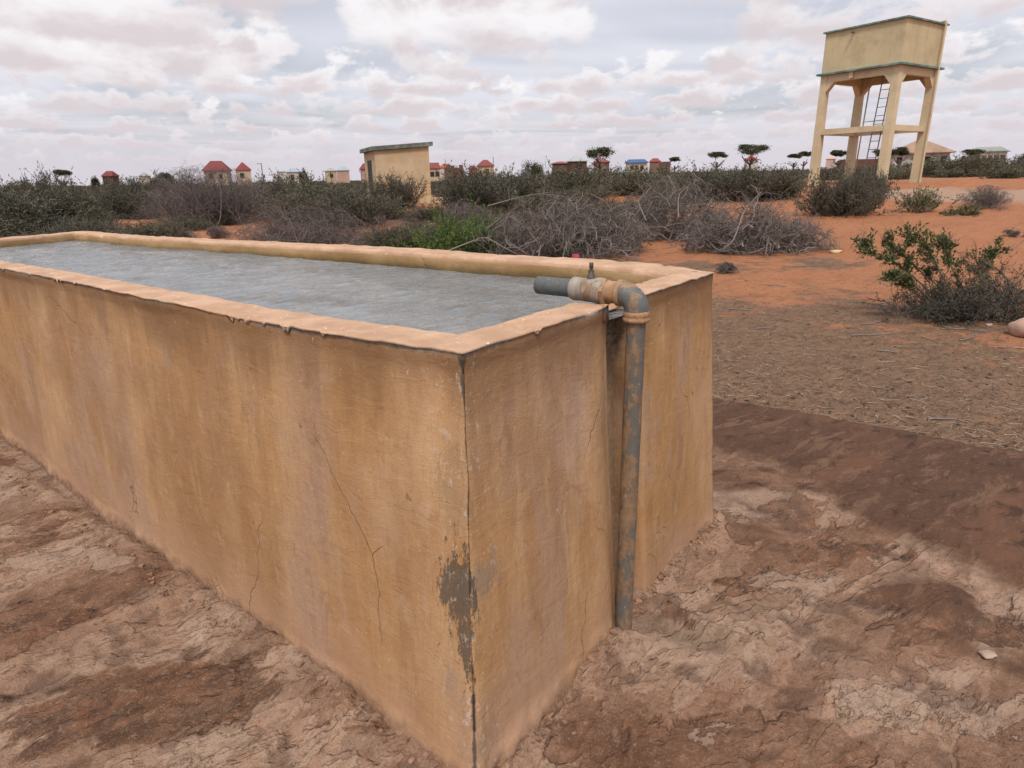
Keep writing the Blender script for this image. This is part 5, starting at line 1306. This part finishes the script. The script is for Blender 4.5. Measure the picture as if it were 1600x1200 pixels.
acacia('small_tree', 'dark small tree right of the whitish houses', 472, 262, 278, 15, 110, 83, .95, .2)
acacia('small_tree', 'dark low tree left of the wide red roofed house', 257, 269, 280, 24, 100, 84, .5, .4)
acacia('small_tree', 'low dark tree at the right edge past the last house', 1600, 240, 256, 22, 90, 85, .95, .2)
acacia('small_tree', 'small dark tree left of the brown brick house', 146, 274, 284, 12, 100, 86, .9, .2)
acacia('small_tree', 'low wide tree on the skyline near the left edge', 30, 281, 290, 40, 90, 87, .9, .2, dens=1.4)
acacia('small_tree', 'dark tree beside the brown wall behind the hut', 715, 258, 270, 18, 110, 88, .9, .2)

# ------------------------------------------------------------------ stones, scraps, litter
def rock_geo(rng, seg=3):
    import bmesh
    bm = bmesh.new(); bmesh.ops.create_icosphere(bm, subdivisions=seg, radius=1.0)
    V = np.array([v.co[:] for v in bm.verts]); F = np.array([[v.index for v in f.verts] for f in bm.faces]); bm.free()
    s_ = rng.uniform(0, 100); n_ = fbm(V[:, 0] * 1.2 + s_, V[:, 1] * 1.2, V[:, 2] * 1.2, 3, 5) * .45 + fbm(V[:, 0] * 4 + s_, V[:, 1] * 4, V[:, 2] * 4, 3, 6) * .12
    V = V * (1 + n_)[:, None]; V = np.clip(V, -.85, .85); return V, F
rk = np.random.default_rng(3)
def rock(name, label, px, py, size, col, cat='stone'):
    V, F = rock_geo(rk); V = V * np.array(size) / 2; p = G(px, py)
    o = mesh_obj(name, V, F, simple(name + '_stone', col, .9, .22, 8, bump=.01), smooth_shade=True); o.location = (p[0], p[1], float(GZ(p[0], p[1])) + size[2] * .28); tag(o, label, cat); return o
rock('boulder', 'pinkish boulder at the right edge beside the thorn shrub', 1606, 522, (.32, .30, .24), (.42, .27, .20))
rock('stone', 'orange stone lying among the twigs below the hut', 547, 352, (.42, .3, .20), (.50, .22, .09))
rock('stone', 'pale yellow stone at the tip of the right brushwood heap', 1306, 393, (.24, .16, .07), (.55, .45, .24))
rock('stone', 'grey stone chip lying on the dirt under the thorn shrub', 1546, 506, (.07, .05, .03), (.42, .36, .32))
rock('stone', 'flat pale stone half sunk in the slab on the right', 1545, 1020, (.055, .04, .02), (.34, .25, .19))
# pink scrap
sc_m = simple('pink_scrap', (.42, .075, .10), .6, .3, 12)
V, F = rock_geo(rk); V = V * np.array([.085, .05, .07]); p = G(899, 404)
o = mesh_obj('plastic_bag', V, F, sc_m, smooth_shade=True); o.location = (p[0], p[1], float(GZ(p[0], p[1])) + .05); tag(o, 'crumpled pink plastic bag at the foot of the left brushwood heap', 'plastic bag')
# rubble crumbs along the wall foot
rr1 = np.random.default_rng(12)
unit = []
for _ in range(8):
    V, F = rock_geo(rr1, 2); V = V * (1 + .35 * fbm(V[:, 0] * 2.2 + 9 * _, V[:, 1] * 2.2, V[:, 2] * 2.2, 2, 8))[:, None]; unit.append((np.clip(V, [-.7, -.8, -.5], [.8, .6, .55]), F))
def scatter(name, label, pts, sizes, mat_, flat=.6):
    Vs_, Fs_ = [], []; n_ = 0
    for (x_, y_), s_ in zip(pts, sizes):
        V, F = unit[int(rr1.integers(5))]; a_ = rr1.uniform(0, 6.28); c_, q_ = math.cos(a_), math.sin(a_)
        W_ = V * s_ * np.array([1, rr1.uniform(.55, 1), flat]); W_ = np.column_stack([W_[:, 0] * c_ - W_[:, 1] * q_, W_[:, 0] * q_ + W_[:, 1] * c_, W_[:, 2]])
        Vs_.append(W_ + np.array([x_, y_, float(GZ(x_, y_)) + s_ * flat * .15])); Fs_.append(F + n_); n_ += len(V)
    o = mesh_obj(name, np.concatenate(Vs_), np.concatenate(Fs_), mat_, smooth_shade=False); tag(o, label, 'rubble' if 'rubble' in name else 'litter', kind='stuff'); return o
m_rub = simple('rubble_plaster', (.24, .14, .088), .95, .4, 22, dirt=(.12, .065, .04), dirt_scale=30, bump=.004)
pts, szs = [], []
for i in range(1100):
    if i % 2: f_ = rr1.uniform(0, 1) ** 1.4; base = a0 + (near_bot[-1] - a0) * f_ * .95; nn = -nin[0]
    else: f_ = rr1.uniform(0, 1); base = a0 + (b0 - a0) * f_; nn = -nin[3]
    off = abs(rr1.normal()) * .05 + .005; q_ = base + nn * off
    if np.hypot(*(q_ - pipe_xy)) < .045: continue
    pts.append(q_); szs.append(rr1.uniform(.0015, .0045) + .006 * (rr1.uniform() > .96))
for i in range(300):
    f_ = rr1.uniform(0, 1) ** 1.2
    if i % 2: base = a0 + (near_bot[-1] - a0) * f_ * .9; nn = -nin[0]
    else: base = a0 + (b0 - a0) * f_; nn = -nin[3]
    q_ = base + nn * (abs(rr1.normal()) * .022 + .004)
    if np.hypot(*(q_ - pipe_xy)) < .06: continue
    pts.append(q_); szs.append(rr1.uniform(.006, .017))
scatter('rubble', 'crumbs of plaster and stone along the trough foot', pts, szs, m_rub)
# dung pellets and clods on the trampled dirt
pts, szs = [], []
while len(pts) < 1300:
    px_, py_ = rr1.uniform(1100, 1640), 430 + 300 * rr1.uniform() ** .7; p = G(px_, py_)
    if slab_edge(p[0], p[1]) > (.16 if len(pts) % 9 == 0 else -.02): continue
    pts.append(p[:2]); szs.append(rr1.uniform(.003, .009) * (1 + 1.6 * (rr1.uniform() > .93)))
scatter('dung_litter', 'dark dung pellets and clods on the trampled dirt', pts, szs, simple('dung', (.055, .036, .026), .9, .4, 20), .55)
# straw and twig litter
n = 2200; pl = []
while len(pl) < n:
    if len(pl) % 3: px_, py_ = rr1.uniform(1080, 1680), 400 + 310 * rr1.uniform() ** .8
    else: px_, py_ = rr1.uniform(780, 1640), rr1.uniform(372, 470)
    p = G(px_, py_)
    if slab_edge(p[0], p[1]) > (.10 if len(pl) % 6 == 0 else -.02) or trough_d(np.array(p[0]), np.array(p[1])) < .1: continue
    pl.append(p)
S = np.array(pl); a_ = rr1.uniform(0, 6.28, n); d_ = np.column_stack([np.cos(a_), np.sin(a_), np.zeros(n)]); Ls = rr1.uniform(.02, .11, n) * (1 + 1.2 * (rr1.uniform(0, 1, n) > .95))
P, D, rad_ = grow(S, d_, Ls, rr1.uniform(.0011, .0026, n), 4, .25, (0, 0, 0), .6, rr1); P[..., 2] = GZ(P[..., 0], P[..., 1]) + .005
V_, F_ = tubes(P, rad_, 3)
tw = mesh_obj('twig_litter', V_, F_, wood_mat('straw', (.10, .065, .045), (.50, .39, .28)), fattr={'tint': np.repeat(rr1.uniform(0, 1, n), 3 * 3)}); tag(tw, 'straw and broken twigs strewn over the dirt', 'litter', kind='stuff')
# bigger fallen sticks
sticks = [(1180, 512, .22, .3, 'pale crooked stick nearest the trough corner on the dirt'), (1345, 505, .55, .25, 'long pale stick left of the thorn shrub'), (1470, 512, .5, .2, 'forked stick running out from the thorn shrub'), (1370, 545, .2, -.2, 'short white stick in the middle of the dirt'), (1330, 522, .45, .1, 'thin grey stick above the short white one'), (1500, 530, .5, .1, 'stick lying in front of the thorn shrub'), (1450, 652, .2, .5, 'pale stick near the edge of the dark screed'), (1140, 480, .25, -.2, 'curved twig by the right end of the trough'), (1560, 540, .6, -.05, 'long branch along the ground at the right edge'), (1200, 446, .3, 0, 'whitish stick where the dirt turns to red sand'), (1165, 410, .5, .1, 'pale stick in front of the right heap'), (1240, 415, .6, .0, 'thin stick in front of the right heap, farther right')]
for i, (px_, py_, L_, a_, lb) in enumerate(sticks):
    rng = np.random.default_rng(200 + i); p = G(px_, py_); P, D, rad_ = grow(np.zeros((1, 3)), np.array([[math.cos(a_), math.sin(a_), 0]]), L_, .0065, 8, .22, (0, 0, 0), .5, rng)
    s2, d2, r2 = pick(P, D, rad_, 2, .2, .8, .5, rng); d2[:, 2] *= .2; P2, D2, rad2 = grow(s2, d2, L_ * .35, r2 * .7, 5, .2, (0, 0, 0), .5, rng)
    for Q in (P, P2): Q[..., 2] = GZ(Q[..., 0] + p[0], Q[..., 1] + p[1]) - float(GZ(p[0], p[1])) + .008
    V1, F1 = tubes(P, rad_, 6); V2, F2 = tubes(P2, rad2, 5)
    o = mesh_obj('fallen_stick', np.concatenate([V1, V2]), np.concatenate([F1, F2 + len(V1)]), wm_grey, fattr={'tint': np.full(len(F1) + len(F2), .9)}, smooth_shade=True)
    o.location = (p[0], p[1], float(GZ(p[0], p[1]))); tag(o, lb, 'stick', 'fallen sticks on the dirt')
